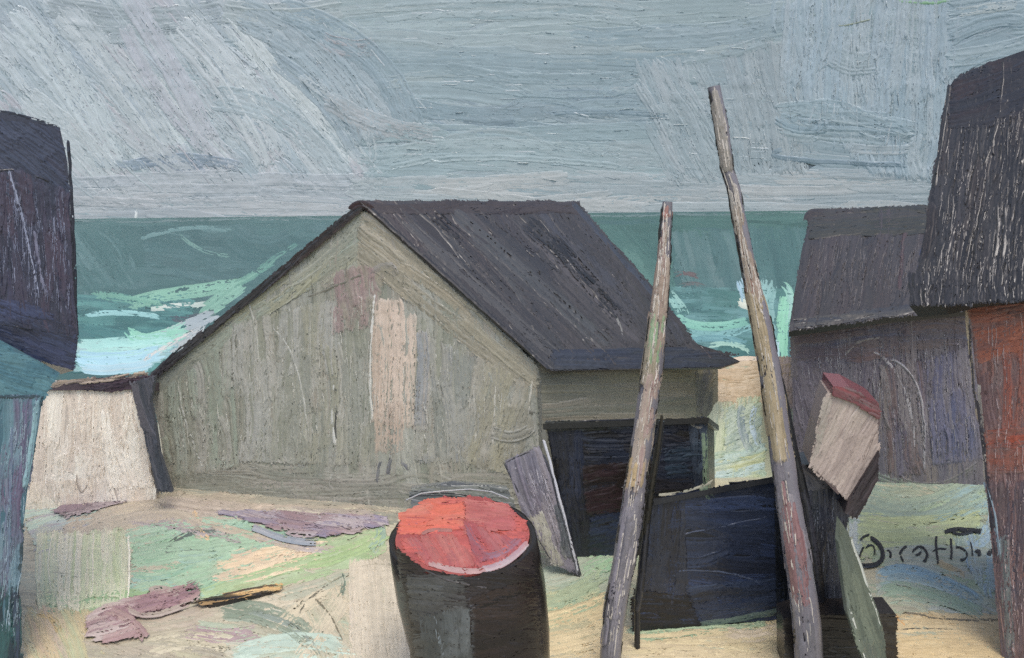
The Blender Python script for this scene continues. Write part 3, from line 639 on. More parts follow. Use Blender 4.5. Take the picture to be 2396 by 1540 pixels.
P.prism([A_, B_, B_ + dn, A_ + dn], [A_ + E_, B_ + E_, B_ + dn + E_, A_ + dn + E_], '4a4c52')
vg = Plane(A_, fw.n)
P.fill(vg, [(846, 470), (848, 492), (700, 616), (560, 728), (352, 898), (338, 892), (560, 705), (700, 588)], -40, 11, 150, ['4c5058', '55555e', '5c5558', '474b50'], .9, .05, bend=.01)
P.fill(vg, [(335, 890), (400, 832), (470, 772), (476, 786), (400, 850), (345, 900)], -40, 9, 80, ['5a5860', '4a4b54'], .9, .05, bend=.01)
P.stroke(vg, [(822, 490), (845, 478), (868, 492)], 18, ('4b3a3c', '5a4648'), 1, .1)
P.build('verge_board', M_roof, hut)
# back wall closes the gable
P = Paint()
fr = fw([(356, 884), (842, 492), (1262, 880), (1270, 1240), (392, 1175)])[0] + BK
P.prism(fr, fr + np.array([.05, .08, 0]), '77786c'); P.build('back_wall', M_plaster, hut)

# ------------------------------------------------------------------ black shed against the side wall
bs = upright((1280, 1000, 6.05), (1650, 1000, 6.15)); P = Paint()
t = empty('tar_black_lean_to', loc_at(bs, 1460, 1300), 'black tarred lean-to under the eave on the right side of the grey hut', 'lean-to')
P.slab(bs, [(1278, 992), (1646, 978), (1650, 1310), (1330, 1310)], (.25, .55, -.25), '25272b')
P.fill(bs, [(1278, 992), (1646, 978), (1650, 1300), (1345, 1312)], 2, 30, 130, ['2b2e36', '31353f', '272624', '2d2b2c', '2a2f3a'], .8, .05, edge='1c1d20')
P.fill(bs, [(1278, 995), (1360, 992), (1385, 1305), (1340, 1312)], 84, 26, 150, ['2f3440', '343946', '2a2c31'], .9, .05)
P.fill(bs, [(1360, 1090), (1530, 1080), (1530, 1190), (1370, 1205)], -8, 28, 110, ['2f2725', '35292a', '29231f'], .8)
P.fill(bs, [(1380, 1210), (1470, 1190), (1460, 1300), (1370, 1310)], -14, 28, 90, ['2c3444', '343d4e', '2a303a'], .8)
P.fill(bs, [(1555, 1040), (1650, 1030), (1650, 1110), (1560, 1120)], -4, 24, 90, ['2f3a44', '35424c', '2b2f38'], .8, .1)
P.fill(bs, [(1280, 985), (1480, 985), (1480, 1003), (1282, 1010)], -3, 12, 90, ['4a4d48', '3c3e3a', '57584f'], .9, .3)
P.fill(bs, [(1610, 985), (1652, 980), (1655, 1150), (1625, 1160)], 92, 20, 110, ['3a424c', '46505a', '313740'], .9, .1)
P.stroke(bs, [(1646, 1010), (1650, 1090), (1656, 1170)], 16, ('7b8f76', '93a585'), 1, .25)
P.stroke(bs, [(1612, 985), (1632, 1000), (1655, 985)], 7, ('a8a294', '6c6a62'), 1, .1)
P.build('boarding', M_dark, t)
P = Paint()                                              # its lid
tp = bs([(1270, 988), (1655, 974)])[0] - np.array([0, .04, 0]); bkv = np.array([.27, .62, -.26])
P.prism([tp[0], tp[1], tp[1] - [0, 0, .05], tp[0] - [0, 0, .05]], [tp[0] + bkv, tp[1] + bkv, tp[1] - [0, 0, .05] + bkv, tp[0] - [0, 0, .05] + bkv], '30312f')
P.build('roof', M_dark, t)

# leaning plank at the corner of the hut
lp = plane3((1230, 1060, 5.95), (1290, 1055, 5.95), (1320, 1340, 5.75)); P = Paint()
P.slab(lp, [(1182, 1080), (1262, 1046), (1298, 1130), (1358, 1345), (1292, 1318), (1225, 1205)], (.0, .06, -.01), '66636a')
P.fill(lp, [(1182, 1080), (1262, 1046), (1298, 1130), (1358, 1345), (1292, 1318), (1225, 1205)], 74, 22, 150, ['6b6872', '77727a', '625f69', '7d777c', '6f6974'], 1.2, .03, edge='35353a')
P.hair(lp, [(1200, 1090), (1262, 1070), (1330, 1300), (1290, 1300)], 75, 60, ('a6a2aa', '8a868e'), (14, 60), 2.4)
P.fill(lp, [(1235, 1210), (1270, 1200), (1320, 1325), (1290, 1318)], 74, 18, 80, ['9a978b', 'a39f92', '8c887f'], 1.0, .1)
P.fill(lp, [(1295, 1180), (1315, 1180), (1345, 1310), (1315, 1300)], 76, 14, 90, ['55595c', '4c5054'], .9, .05)
P.stroke(lp, [(1272, 1030), (1305, 1150), (1352, 1335)], 6, ('b8b8c0', '8c8c94'), 1.6, .1)
P.stroke(lp, [(1290, 1110), (1318, 1220), (1350, 1338)], 5, ('2a2b30', '3a3b42'), 1, .1)
P.build('leaning_board', M_violet, None, origin=loc_at(lp, 1320, 1335), label='broad violet-grey board leaning between the red-lidded barrel and the black lean-to', category='board')

# lower black chest
ch = upright((1530, 1300, 5.0), (1850, 1300, 5.12)); P = Paint()
t = empty('tarred_chest', loc_at(ch, 1690, 1455), 'big blue-black tarred chest on the ground between the two tall poles', 'chest')
P.slab(ch, [(1520, 1172), (1700, 1135), (1850, 1108), (1860, 1455), (1490, 1480)], (.06, .40, -.2), '24272d')
P.fill(ch, [(1520, 1172), (1700, 1135), (1850, 1108), (1860, 1450), (1490, 1475)], 2, 34, 190, ['2c3343', '313a4d', '282d39', '36415a', '2d3444'], .7, .03, edge='191a1c')
P.fill(ch, [(1520, 1180), (1600, 1160), (1610, 1400), (1560, 1440), (1500, 1400)], 96, 26, 130, ['2b2f38', '33363e', '2a2a2d'], .9, .1)
P.fill(ch, [(1480, 1375), (1620, 1395), (1640, 1470), (1480, 1490)], 2, 24, 90, ['1b1b1d', '222224', '1e1d1d'], .8)
P.fill(ch, [(1600, 1370), (1850, 1350), (1850, 1440), (1640, 1450)], -9, 24, 130, ['2e3646', '384152', '2a2d33'], .8, .15)
P.fill(ch, [(1810, 1112), (1850, 1108), (1860, 1440), (1815, 1420)], 90, 24, 130, ['242729', '2b2e32', '202224'], .9, .1)
for pth, w_, cc in [([(1545, 1158), (1600, 1150), (1665, 1128)], 7, ('b8b29c', '8f9a84')), ([(1640, 1140), (1652, 1152), (1664, 1166)], 18, ('7f9378', '5c6c64')),  # first stroke: highlight painted along the chest's top edge
                    ([(1600, 1250), (1700, 1230), (1790, 1210)], 4, ('50586a', '3a4152')), ([(1590, 1335), (1700, 1340), (1780, 1365)], 4, ('566074', '3a4152')),
                    ([(1640, 1460), (1740, 1445), (1840, 1425)], 16, ('6c7c70', '4c5a58'))]:
    P.stroke(ch, pth, w_, cc, 1.2, .2, lift=.3)
P.build('body', M_dark, t)
P = Paint()
tp = ch([(1515, 1168), (1850, 1104)])[0] - np.array([0, .03, 0]); bkv = np.array([.06, .42, -.2])
P.prism([tp[0], tp[1], tp[1] - [0, 0, .04], tp[0] - [0, 0, .04]], [tp[0] + bkv, tp[1] + bkv, tp[1] - [0, 0, .04] + bkv, tp[0] - [0, 0, .04] + bkv], '2a2c30')
P.build('lid', M_dark, t)

# ------------------------------------------------------------------ poles
def pole(name, chain, dist, bands, mat, label, group, relief=1.2):
    c = np.array(chain, float); c[:, 2] *= .93; rd = Round(c, dist)
    vs = np.linspace(c[0, 1], c[-1, 1], 70)
    us, rs = rd.at(vs)
    pts = O + rays(np.stack([us, vs], 1)) * dist
    pts[-1, 2] = min(pts[-1, 2], -.02)
    P = Paint()
    P.rel = 1.5
    P.tube(pts, rs / F * dist * (.96 + .05 * snoise(70, 1.5)), bands[len(bands) // 2][2][0])
    for v0, v1, pal, wk in bands:
        n = max(4, int((v1 - v0) / 17))
        for k in range(n):
            va = v0 + (v1 - v0) * rng.uniform(-.05, .8); vb = min(v1, va + rng.uniform(60, 170))
            vv = np.linspace(va, vb, 4); uu, rr = rd.at(vv)
            o_ = rng.uniform(-.78, .78)
            P.layer = .9 * k / n
            P.stroke(rd, np.stack([uu + o_ * rr, vv], 1), max(8, rr.mean() * wk * .8), (pal[rng.integers(len(pal))], pal[rng.integers(len(pal))]), relief, .05, rag=6, lump=.6)
    if mat is M_wood:
        for _ in range(44):
            va = rng.uniform(c[0, 1], c[-1, 1] - 60); vv = np.linspace(va, va + rng.uniform(25, 90), 4); uu, rr = rd.at(vv); sd_ = rng.choice([-1, 1, 1])
            P.stroke(rd, np.stack([uu + sd_ * rr * .93, vv], 1), rng.uniform(3, 6), ('2a2a28', '3c3a36'), 1.4, .45, rag=5, wet=0, lift=.8, pitch=1.5)
        for _ in range(90):  # pale hairlines: highlights put into the pole's colour
            va = rng.uniform(c[0, 1], c[-1, 1] - 60); vv = np.linspace(va, va + rng.uniform(15, 70), 3); uu, rr = rd.at(vv)
            P.stroke(rd, np.stack([uu + rng.uniform(-.7, .7) * rr, vv], 1), 2.8, ('c2bcb4', 'aaa49c'), 1.8, .3, rag=3, wet=0, lift=.9, pitch=1.0)
    o = P.build(name, mat, None, origin=tuple(pts[-1]), label=label, category='pole', group=group)
    return o, rd
chA = [(1562, 472, 13), (1558, 520, 15), (1554, 600, 17), (1541, 740, 24), (1524, 880, 27), (1505, 1010, 27), (1485, 1150, 28), (1462, 1300, 30), (1440, 1420, 28), (1424, 1570, 27)]
pole('mooring_pole', chA, 4.55, [(520, 760, ['98887c', '8f7c74', 'a59a8e', '8a7670'], .8), (700, 900, ['9a8d80', '93857a', 'a69c8c', '86806e'], .8),
    (880, 1150, ['a09488', '98807e', 'a59a90', '94887e'], .8), (1120, 1545, ['716f76', '7b787e', '68666c', '86828a'], .8), (472, 510, ['8c6a62', '936f66'], 1.4),
    (730, 850, ['7f9878', '8f9f84'], .35), (1060, 1140, ['b09c78', 'a69478'], .4)], M_wood,
    'shorter weathered pole topping out at the horizon before the black lean-to', 'tall poles stuck in the shore')
chB = [(1670, 203, 16), (1688, 300, 19), (1702, 400, 17), (1716, 440, 17), (1734, 540, 18), (1754, 640, 19), (1777, 740, 24), (1800, 860, 28), (1820, 1000, 29), (1840, 1140, 31), (1865, 1300, 34), (1886, 1440, 35), (1896, 1570, 35)]
pole('mooring_pole', chB, 4.5, [(205, 400, ['87847e', '918c86', '7e7b76'], .9), (395, 520, ['a8a8a8', '99958f', 'a09a94'], .8), (480, 700, ['968a7c', '8b8074', 'a39c92', '8f7f74'], .8),
    (690, 1080, ['998c74', '9e927c', '8f846c', 'a89c86'], .85), (1060, 1545, ['76747c', '807c82', '6d6a72', '8a868c'], .8), (1110, 1420, ['7c5e60', '85686a'], .4),
    (1400, 1545, ['65656c', '6e6c74'], .8), (640, 690, ['84685e', '8a7064'], .6)], M_wood,
    'tallest pole, rising high into the sky beside the chest', 'tall poles stuck in the shore')
chC = [(1800, 745, 6), (1815, 850, 8), (1840, 960, 8), (1865, 1080, 10), (1890, 1200, 11), (1912, 1330, 11), (1930, 1480, 10)]  # dark shadow line beside the tallest pole, shaped as a thin rod
pole('pole_shadow_strip', chC, 4.75, [(745, 1200, ['242628', '2c2d30'], 1.2), (1150, 1480, ['2a2b2f', '3a3b42'], 1.2)], M_dark,
    'thin black strip added as the shadow line just behind the tallest pole', 'added shadow strips', .8)
chD = [(1548, 985, 8), (1538, 1060, 9), (1520, 1160, 10), (1510, 1260, 9), (1498, 1380, 9), (1490, 1430, 8)]  # shadow line of the shorter pole, likewise built as a black rod
pole('pole_shadow_strip', chD, 4.8, [(985, 1250, ['242420', '2f2c24'], 1.2), (1200, 1430, ['26272a', '33343a'], 1.2)], M_dark,
    'thin black strip added as the shadow line just behind the shorter pole', 'added shadow strips', .8)

# ------------------------------------------------------------------ barrel
D0 = 4.42
bchain = [(1092, 1175, 166), (1095, 1260, 174), (1100, 1330, 176), (1106, 1420, 168), (1110, 1500, 160), (1114, 1620, 150)]
br = Round(bchain, D0)
lidP = O + rays([(1083, 1253)])[0] * D0
top_c = lidP.copy(); RB = 174 / F * D0
t = empty('barrel', (top_c[0], top_c[1], 0), 'black tarred barrel with a red lid in the foreground', 'barrel')
tilt = math.radians(6)
tn = np.array([0, -math.sin(tilt), math.cos(tilt)])
P = Paint()
seg = 60; prof = [(0, .80), (.15, .88), (.4, .96), (.65, 1.0), (.85, 1.0), (1.0, .985)]
V = []; zt = top_c[2]
for k, (hh, rr) in enumerate(prof):
    for j in range(seg):
        a = 2 * math.pi * j / seg
        r = RB * rr * (1 - .012 * (j % 4 == 0))
        x, y = r * math.cos(a), r * math.sin(a)
        z = zt * hh + (y * math.tan(tilt) * hh)
        V.append((top_c[0] + x + .15 * (1 - hh), top_c[1] + y, z))
fs = [[i * seg + j, i * seg + (j + 1) % seg, (i + 1) * seg + (j + 1) % seg, (i + 1) * seg + j] for i in range(len(prof) - 1) for j in range(seg)]
nV = len(V)
for rr, dz in ((.90, 0), (.90, -.06)):                    # thick rim, turned inward
    for j in range(seg):
        a = 2 * math.pi * j / seg; x, y = RB * rr * math.cos(a), RB * rr * math.sin(a)
        V.append((top_c[0] + x, top_c[1] + y, zt + y * math.tan(tilt) + dz))
for i0 in (nV - seg, nV):
    fs += [[i0 + j, i0 + (j + 1) % seg, i0 + seg + (j + 1) % seg, i0 + seg + j] for j in range(seg)]
P.add(V, np.array(fs), lin('26221f'), True)
class BarrelHit:
    def __call__(s, q):
        d = rays(q); a_ = d[:, 0] ** 2 + 1; R = RB * 1.0
        zz = np.full(len(d), .7)
        for _ in range(3):
            rr = RB * np.interp(zz / zt, [p[0] for p in prof], [p[1] for p in prof])
            bx, by = O[0] - top_c[0] - .15 * (1 - zz / zt), O[1] - top_c[1]
            b2 = bx * d[:, 0] + by
            disc = b2 * b2 - a_ * (bx * bx + by * by - rr * rr)
            tt = np.where(disc > 0, (-b2 - np.sqrt(np.maximum(disc, 0))) / a_, -b2 / a_)
            zz = O[2] + d[:, 2] * tt
        Pp = O + d * tt[:, None]
        n = Pp - top_c; n[:, 0] -= .15 * (1 - zz / zt); n[:, 2] = 0; n /= np.linalg.norm(n, axis=1)[:, None]
        return Pp, n, tt
bh = BarrelHit()
bp_ = [(925, 1275), (990, 1330), (1100, 1350), (1200, 1325), (1246, 1290), (1262, 1380), (1268, 1560), (965, 1560), (942, 1400)]
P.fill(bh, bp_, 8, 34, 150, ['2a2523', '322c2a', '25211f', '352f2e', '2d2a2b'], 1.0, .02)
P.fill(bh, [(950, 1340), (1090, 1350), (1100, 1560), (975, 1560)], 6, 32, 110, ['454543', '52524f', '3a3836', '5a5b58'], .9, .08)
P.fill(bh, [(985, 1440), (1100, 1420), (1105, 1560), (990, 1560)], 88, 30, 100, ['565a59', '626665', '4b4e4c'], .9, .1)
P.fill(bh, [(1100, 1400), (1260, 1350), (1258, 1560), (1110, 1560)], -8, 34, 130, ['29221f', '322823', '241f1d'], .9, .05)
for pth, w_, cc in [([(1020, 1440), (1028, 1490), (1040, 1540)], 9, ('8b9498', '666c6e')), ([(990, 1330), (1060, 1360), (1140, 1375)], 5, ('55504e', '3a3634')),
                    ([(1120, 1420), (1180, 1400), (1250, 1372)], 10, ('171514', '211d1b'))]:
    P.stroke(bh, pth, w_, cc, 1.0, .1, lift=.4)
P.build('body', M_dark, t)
lid = Plane(lidP, tn); P = Paint()
ell = [(1083 + 152 * math.cos(a), 1250 + 88 * math.sin(a)) for a in np.linspace(0, 2 * math.pi, 40, endpoint=False)]
cen = lid([(1083, 1250)])[0][0]
R2 = RB * .90
ee = np.array([cen + R2 * (math.cos(a) * np.array([1, 0, 0]) + math.sin(a) * np.array([0, math.cos(tilt), math.sin(tilt)])) for a in np.linspace(0, 2 * math.pi, 48, endpoint=False)])
P.prism(ee, ee - tn * .05, 'a85048')
P.fill(lid, ell, 2, 26, 120, ['c05a50', 'b2544e', 'b8605a', 'a84e4a'], 1.0, .03, over=3)
P.fill(lid, [(935, 1200), (1000, 1168), (1088, 1165), (1090, 1235), (980, 1250), (932, 1250)], -4, 26, 110, ['dd6a54', 'd9725c', 'd0644f', 'cf7560'], .9, .03)
P.fill(lid, [(1085, 1170), (1190, 1180), (1215, 1240), (1090, 1250)], 6, 26, 100, ['b25c58', 'a85550', 'b9685f'], .9, .05)
P.fill(lid, [(935, 1260), (1060, 1250), (1140, 1330), (1000, 1325)], 62, 26, 80, ['b5564e', 'ac615a', 'bf6e62', 'a75a58'], .9, .05)
P.fill(lid, [(1080, 1210), (1150, 1250), (1230, 1270), (1180, 1310), (1110, 1320)], 52, 24, 90, ['a34f4e', '9c4848', 'a8605e', '94585e'], .9, .05)
for pth, w_, cc in [([(1000, 1318), (1080, 1336), (1140, 1332)], 12, ('b88c86', 'c49a92')), ([(1130, 1332), (1190, 1312), (1232, 1272)], 15, ('c2aaa6', 'a88890')),
                    ([(1140, 1305), (1180, 1290), (1215, 1262)], 16, ('8f6a76', '9a5c60')), ([(990, 1250), (1020, 1242), (1060, 1244)], 8, ('94655c', 'b46a5c'))]:
    P.stroke(lid, pth, w_, cc, 1.0, .15, lift=.3)
P.build('lid', M_red, t)
P = Paint()                                              # wire bail lying behind the rim
hp = [lid([(u, v)])[0][0] + tn * .035 for u, v in [(950, 1182), (985, 1166), (1040, 1160), (1100, 1156), (1150, 1162), (1190, 1178)]]
P.tube(hp, .005, '9a9c9a', 8); P.build('handle', M_dark, t)

# ------------------------------------------------------------------ small boards and slabs on the ground
def board(name, poly, height, ang, w, pal, under, mat, label, cat, group=None, extra=()):
    g = Plane((0, 0, height + .008), (0, 0, 1)); P = Paint()
    pc = np.mean(poly, 0); pi_ = pc + (np.array(poly, float) - pc) * .8
    P.slab(g, pi_, (0, 0, -height - .01), under)
    P.fill(g, poly, ang, w, 110, pal, 1.3, .32, over=10, rag=22, wet=.5)
    for pth, w_, cc in extra: P.stroke(g, pth, w_, cc, 1.0, .15, lift=.3)
    c = np.mean(poly, 0)
    o = P.build(name, mat, None, origin=loc_at(gr, *c), label=label, category=cat)
    if group: o['group'] = group
board('driftwood_board', [(120, 1195), (150, 1180), (330, 1140), (350, 1148), (330, 1160), (160, 1212)], .018, -15, 18, ['7d6c76', '86767c', '6e6068', '93868a'], '7a6c74', M_violet,
      'mauve driftwood board lying at the foot of the cream block', 'board', 'driftwood boards')
board('driftwood_board', [(500, 1196), (590, 1192), (900, 1208), (895, 1228), (760, 1258), (700, 1246), (560, 1215)], .018, 7, 20, ['8a767c', '958688', '80788a', 'a0969a'], '776872', M_violet,
      'long mauve driftwood board lying before the middle of the hut', 'board', 'driftwood boards', [([(590, 1232), (660, 1258), (740, 1268)], 16, ('7f8894', '9a9aa0'))])
board('stone_slab', [(205, 1440), (240, 1415), (440, 1365), (470, 1372), (462, 1405), (310, 1440), (330, 1480), (250, 1500), (205, 1480)], .02, -16, 30, ['927578', '9c8280', '866c70', 'a89894'], '80666a', M_violet,
      'flat plum-coloured slab lying in the left foreground', 'slab', None, [([(250, 1430), (300, 1450), (340, 1490)], 26, ('8f7474', 'a08a84')), ([(350, 1385), (380, 1380), (420, 1392)], 20, ('a59c92', '927e7c')), ([(300, 1425), (350, 1440), (440, 1412)], 14, ('a89e90', '8f7c7a'))])
board('driftwood_board', [(455, 1408), (560, 1385), (660, 1365), (662, 1378), (560, 1402), (470, 1420)], .03, -10, 12, ['c8a878', 'b89868', '2b2a28', '8a8468'], '2a2826', M_wood,
      'small ochre and black board lying on the sand beside the plum slab', 'board', 'driftwood boards', [([(465, 1414), (540, 1400), (640, 1384)], 6, ('1f1e1d', '2e2b26')), ([(520, 1392), (580, 1380), (650, 1370)], 5, ('262422', '3a352c'))])
bb = Plane((0, 5.35, 0), (0, 1, -.25)); P = Paint()
P.slab(bb, [(962, 1142), (1060, 1130), (1185, 1142), (1205, 1190), (962, 1190)], (0, .05, .0), '6c6e68')
P.fill(bb, [(962, 1142), (1060, 1130), (1185, 1142), (1205, 1190), (962, 1190)], 4, 18, 120, ['74766e', '66696a', '7c7e74', '5c605e'], 1.0, .05)
for pth in ([(965, 1150), (1060, 1155), (1150, 1170)], [(960, 1162), (1020, 1160), (1080, 1164)], [(1120, 1160), (1160, 1180), (1190, 1196)]):
    P.stroke(bb, pth, 5, ('232425', '34363a'), 1, .2, lift=.3)
P.build('fish_crate_board', M_dark, None, origin=loc_at(bb, 1080, 1190), label='dark grey board standing on edge just behind the red-lidded barrel', category='board')

# ------------------------------------------------------------------ cream block, left
wb = upright((60, 1180, 7.2), (360, 1150, 7.4)); P = Paint()
t = empty('whitewashed_block', loc_at(wb, 200, 1175), 'tapered cream whitewashed block standing between the left house and the grey hut', 'block')
pl = [(112, 895), (305, 903), (335, 1000), (368, 1145), (365, 1175), (30, 1205), (75, 1010)]
fb = wb(pl)[0]; cb = fb.mean(0)
bkk = fb.copy(); bkk = cb + (fb - cb) * np.array([.85, .85, 1]) + np.array([-.15, .7, -.22])
P.prism(fb, bkk, 'b8aea2')
P.fill(wb, pl, 94, 28, 170, ['d3c9bb', 'dbd2c5', 'cabdaf', 'e0d9cb', 'd6cabb'], 1.2, .03, edge='55524f')
P.fill(wb, [(230, 900), (305, 905), (340, 1050), (360, 1140), (250, 1140)], 82, 26, 160, ['dcd3c6', 'e2dbce', 'd0c4b6'], 1.3, .05)
P.fill(wb, [(40, 1130), (230, 1120), (200, 1200), (30, 1210)], 80, 22, 70, ['cfc2b0', 'c4b8aa', 'd8ccbc'], 1.2, .05)
P.stroke(wb, [(180, 1110), (190, 1150), (205, 1130)], 5, ('8c8278', 'b5a99a'), 1.2)
P.stroke(wb, [(90, 960), (70, 1050), (45, 1150)], 20, ('8fa0a6', 'a9aca8'), 1, .3)
P.hair(wb, pl, 90, 150, ('efe8de', 'e4dccf'), (12, 60), 2.6)
P.build('masonry', M_white, t)
P = Paint()
cpz = wb([(105, 892), (330, 890)])[0] - np.array([0, .03, 0])
P.prism([cpz[0], cpz[1], cpz[1] - [0, 0, .09], cpz[0] - [0, 0, .09]], [cpz[0] + [0, .7, -.2], cpz[1] + [0, .7, -.2], cpz[1] + [0, .7, -.29], cpz[0] + [0, .7, -.29]], '50464e')
cp2 = Plane(cpz[0], wb.n)
P.fill(cp2, [(180, 888), (360, 878), (350, 906), (280, 915), (195, 912)], -4, 14, 70, ['4a3e48', '554852', '403a44'], 1, .15)
P.fill(cp2, [(105, 892), (250, 882), (340, 868), (345, 880), (200, 898), (110, 908)], -8, 9, 80, ['a89a8c', 'b8aa98', '8a7e78'], 1, .1)
P.build('coping', M_wood, t)
db = plane3((320, 900, 7.15), (360, 900, 7.15), (380, 1150, 7.05)); P = Paint()  # shade at the hut's left corner, built as a dark grey strip
dbp = [(306, 898), (362, 880), (352, 940), (372, 1060), (402, 1152), (368, 1150), (338, 1010)]
P.slab(db, dbp, (0, .05, 0), '4a4c52'); P.fill(db, dbp, 76, 17, 120, ['50525a', '5a5b62', '46494f', '5f5d62'], 1.1, .03)
P.build('corner_shade_strip', M_dark, None, origin=loc_at(db, 385, 1150), label='narrow dark grey strip added as the corner shade between the cream block and the hut', category='strip')

# ------------------------------------------------------------------ left house
hl = empty('tarred_house', (-3.6, 5.0, 0), 'dark two-tone house cut by the left edge, slate loft over a teal wall', 'house')
up_ = upright((140, 300, 5.0), (-200, 300, 4.5)); P = Paint()
lp_ = [(-600, 190), (-220, 245), (0, 262), (140, 298), (158, 380), (166, 520), (178, 690), (182, 800), (172, 868), (0, 800), (-600, 700)]
P.slab(up_, lp_, (-.8, .8, -.25), '464650')
P.fill(up_, [(-220, 245), (140, 298), (162, 450), (166, 480), (-220, 420)], 38, 36, 130, ['4a4d59', '525562', '444753', '50505c'], .9, .02)
P.fill(up_, [(-220, 400), (60, 400), (165, 450), (180, 790), (-220, 720)], 87, 28, 170, ['4d4a55', '57505b', '5b4e58', '454550', '514f5e'], 1.5, .03, edge='2c2d33')
P.fill(up_, [(-220, 690), (60, 705), (180, 770), (178, 868), (110, 850), (-220, 790)], 20, 34, 130, ['3d4152', '454b5e', '3a3c4a', '4a4f66'], .8, .02)
for pth, w_, cc in [([(20, 400), (60, 540), (90, 700)], 7, ('b8b8c2', '8c8c98')), ([(0, 262), (60, 276), (140, 300)], 10, ('3c3e46', '32343c')), ([(160, 330), (172, 560), (178, 760)], 8, ('2c2e34', '3a3a42')), ([(80, 540), (95, 640), (110, 690)], 9, ('96929e', '6a6470'))]:
    P.stroke(up_, pth, w_, cc, 1.6, .1, lift=.3)
P.hair(up_, [(0, 420), (150, 440), (170, 760), (0, 690)], 87, 190, ('a6a6b2', '84848f'), (14, 80), 2.6)
P.build('loft', M_slate, hl)
lw = upright((95, 930, 4.8), (-200, 930, 4.3)); P = Paint()
lwp = [(-600, 690), (0, 795), (140, 872), (100, 930), (90, 1000), (64, 1150), (46, 1300), (44, 1400), (52, 1640), (-600, 1640)]
P.slab(lw, lwp, (-.9, .8, -.25), '4c6c78')
P.fill(lw, [(-220, 775), (0, 800), (138, 874), (100, 935), (-220, 945)], 14, 34, 110, ['547c86', '618990', '4b727e', '5a8088'], .8, .02)
P.fill(lw, [(-220, 935), (100, 925), (88, 1000), (62, 1150), (44, 1390), (-220, 1390)], 94, 26, 190, ['6a8490', '6c7688', '6a6478', '5c7c86', '78909a', '646c7c'], 1.2, .04, edge='3a4a50')
P.fill(lw, [(-220, 1370), (44, 1370), (50, 1600), (-220, 1600)], 94, 24, 110, ['2f4a50', '3a5a5a', '3c6664', '2c3c44'], 1.1, .04)
P.fill(lw, [(28, 1385), (48, 1380), (56, 1600), (34, 1600)], 92, 16, 110, ['2e3238', '384454'], 1.0, .04)
for pth, w_, cc in [([(60, 940), (52, 1040), (40, 1150)], 14, ('6f6880', '66647a')), ([(28, 1000), (26, 1150), (20, 1340)], 10, ('6c7488', '5c7f8c')), ([(85, 935), (76, 1030), (58, 1140)], 14, ('8fb0b4', '7c9ca4'))]:
    P.stroke(lw, pth, w_, cc, 1.3, .1, lift=.3)
P.hair(lw, [(0, 950), (90, 950), (50, 1300), (46, 1500), (0, 1500)], 94, 110, ('9fb4bc', '7f8f9a'), (14, 60), 2.6)
P.build('wall', M_harbour, hl)

# ------------------------------------------------------------------ right shed
hs = empty('boat_shed', (4.4, 8.2, 0), 'violet-grey boat shed with a low slate roof at the right, behind the pink box', 'shed')
sr = plane3((1850, 770, 7.5), (2270, 722, 7.35), (2050, 488, 9.2)); P = Paint()
srp = [(1898, 505), (1925, 492), (2300, 478), (2420, 480), (2420, 705), (2270, 724), (2060, 744), (1846, 775), (1858, 690), (1876, 590)]
P.slab(sr, srp, np.array(sr.n) * -.08, '46464a')
P.fill(sr, srp, 101, 34, 170, ['4a494c', '535155', '57545a', '45454a', '504b4e'], 1.2, .03)
P.fill(sr, [(1896, 505), (1925, 490), (2240, 480), (2200, 545), (1890, 560)], -3, 28, 170, ['474a48', '40443f', '4c4c4a'], .8, .03)
P.fill(sr, [(1848, 748), (2060, 722), (2270, 702), (2275, 728), (2060, 745), (1846, 776)], -6, 14, 170, ['494d56', '56585c', '3b4152', '5e5f60'], .9, .03, bend=.01)
P.stroke(sr, [(2160, 580), (2150, 640), (2140, 690)], 14, ('4c5274', '4a4d60'), 1.2, .1); P.stroke(sr, [(2120, 540), (2110, 600), (2105, 680)], 10, ('5c4c50', '52484c'), 1.2, .1)
P.stroke(sr, [(1890, 520), (1900, 500), (1930, 500)], 22, ('4c4442', '46413f'), 1, .1)
P.hair(sr, [(1900, 560), (2160, 540), (2130, 700), (1860, 750)], 100, 150, ('8c8a90', '74727a'), (14, 80), 2.3)
P.build('roof', M_roof, hs)
swl = upright((1850, 900, 7.75), (2280, 900, 7.55)); P = Paint()
swp = [(1852, 765), (2060, 735), (2420, 700), (2420, 1160), (1858, 1160)]
P.slab(swl, swp, (1.1, 2.0, -.2), '68636a')
P.fill(swl, [(1852, 765), (2280, 715), (2320, 1130), (2120, 1160), (1860, 1140)], 88, 32, 190, ['69636a', '736c71', '625d68', '6c6870', '78706f'], 1.3, .04)
P.fill(swl, [(1855, 775), (2270, 728), (2275, 800), (2000, 850), (1860, 850)], -5, 28, 170, ['655c63', '6c6062', '5c5a68', '6a5a5c'], .9, .08)
P.fill(swl, [(2060, 860), (2160, 840), (2180, 1110), (2080, 1110)], 84, 26, 170, ['726c72', '7c7678', '686270', '6f6060'], 1.6, .04)
P.fill(swl, [(2165, 840), (2285, 800), (2300, 1070), (2180, 1090)], 88, 26, 170, ['64647a', '5c5f78', '6f6c7a', '74707a'], 1.5, .04)
P.fill(swl, [(1855, 850), (1960, 840), (1930, 1000), (1870, 1060)], 78, 26, 120, ['645e68', '6c666e', '5e5860'], 1.2, .04)
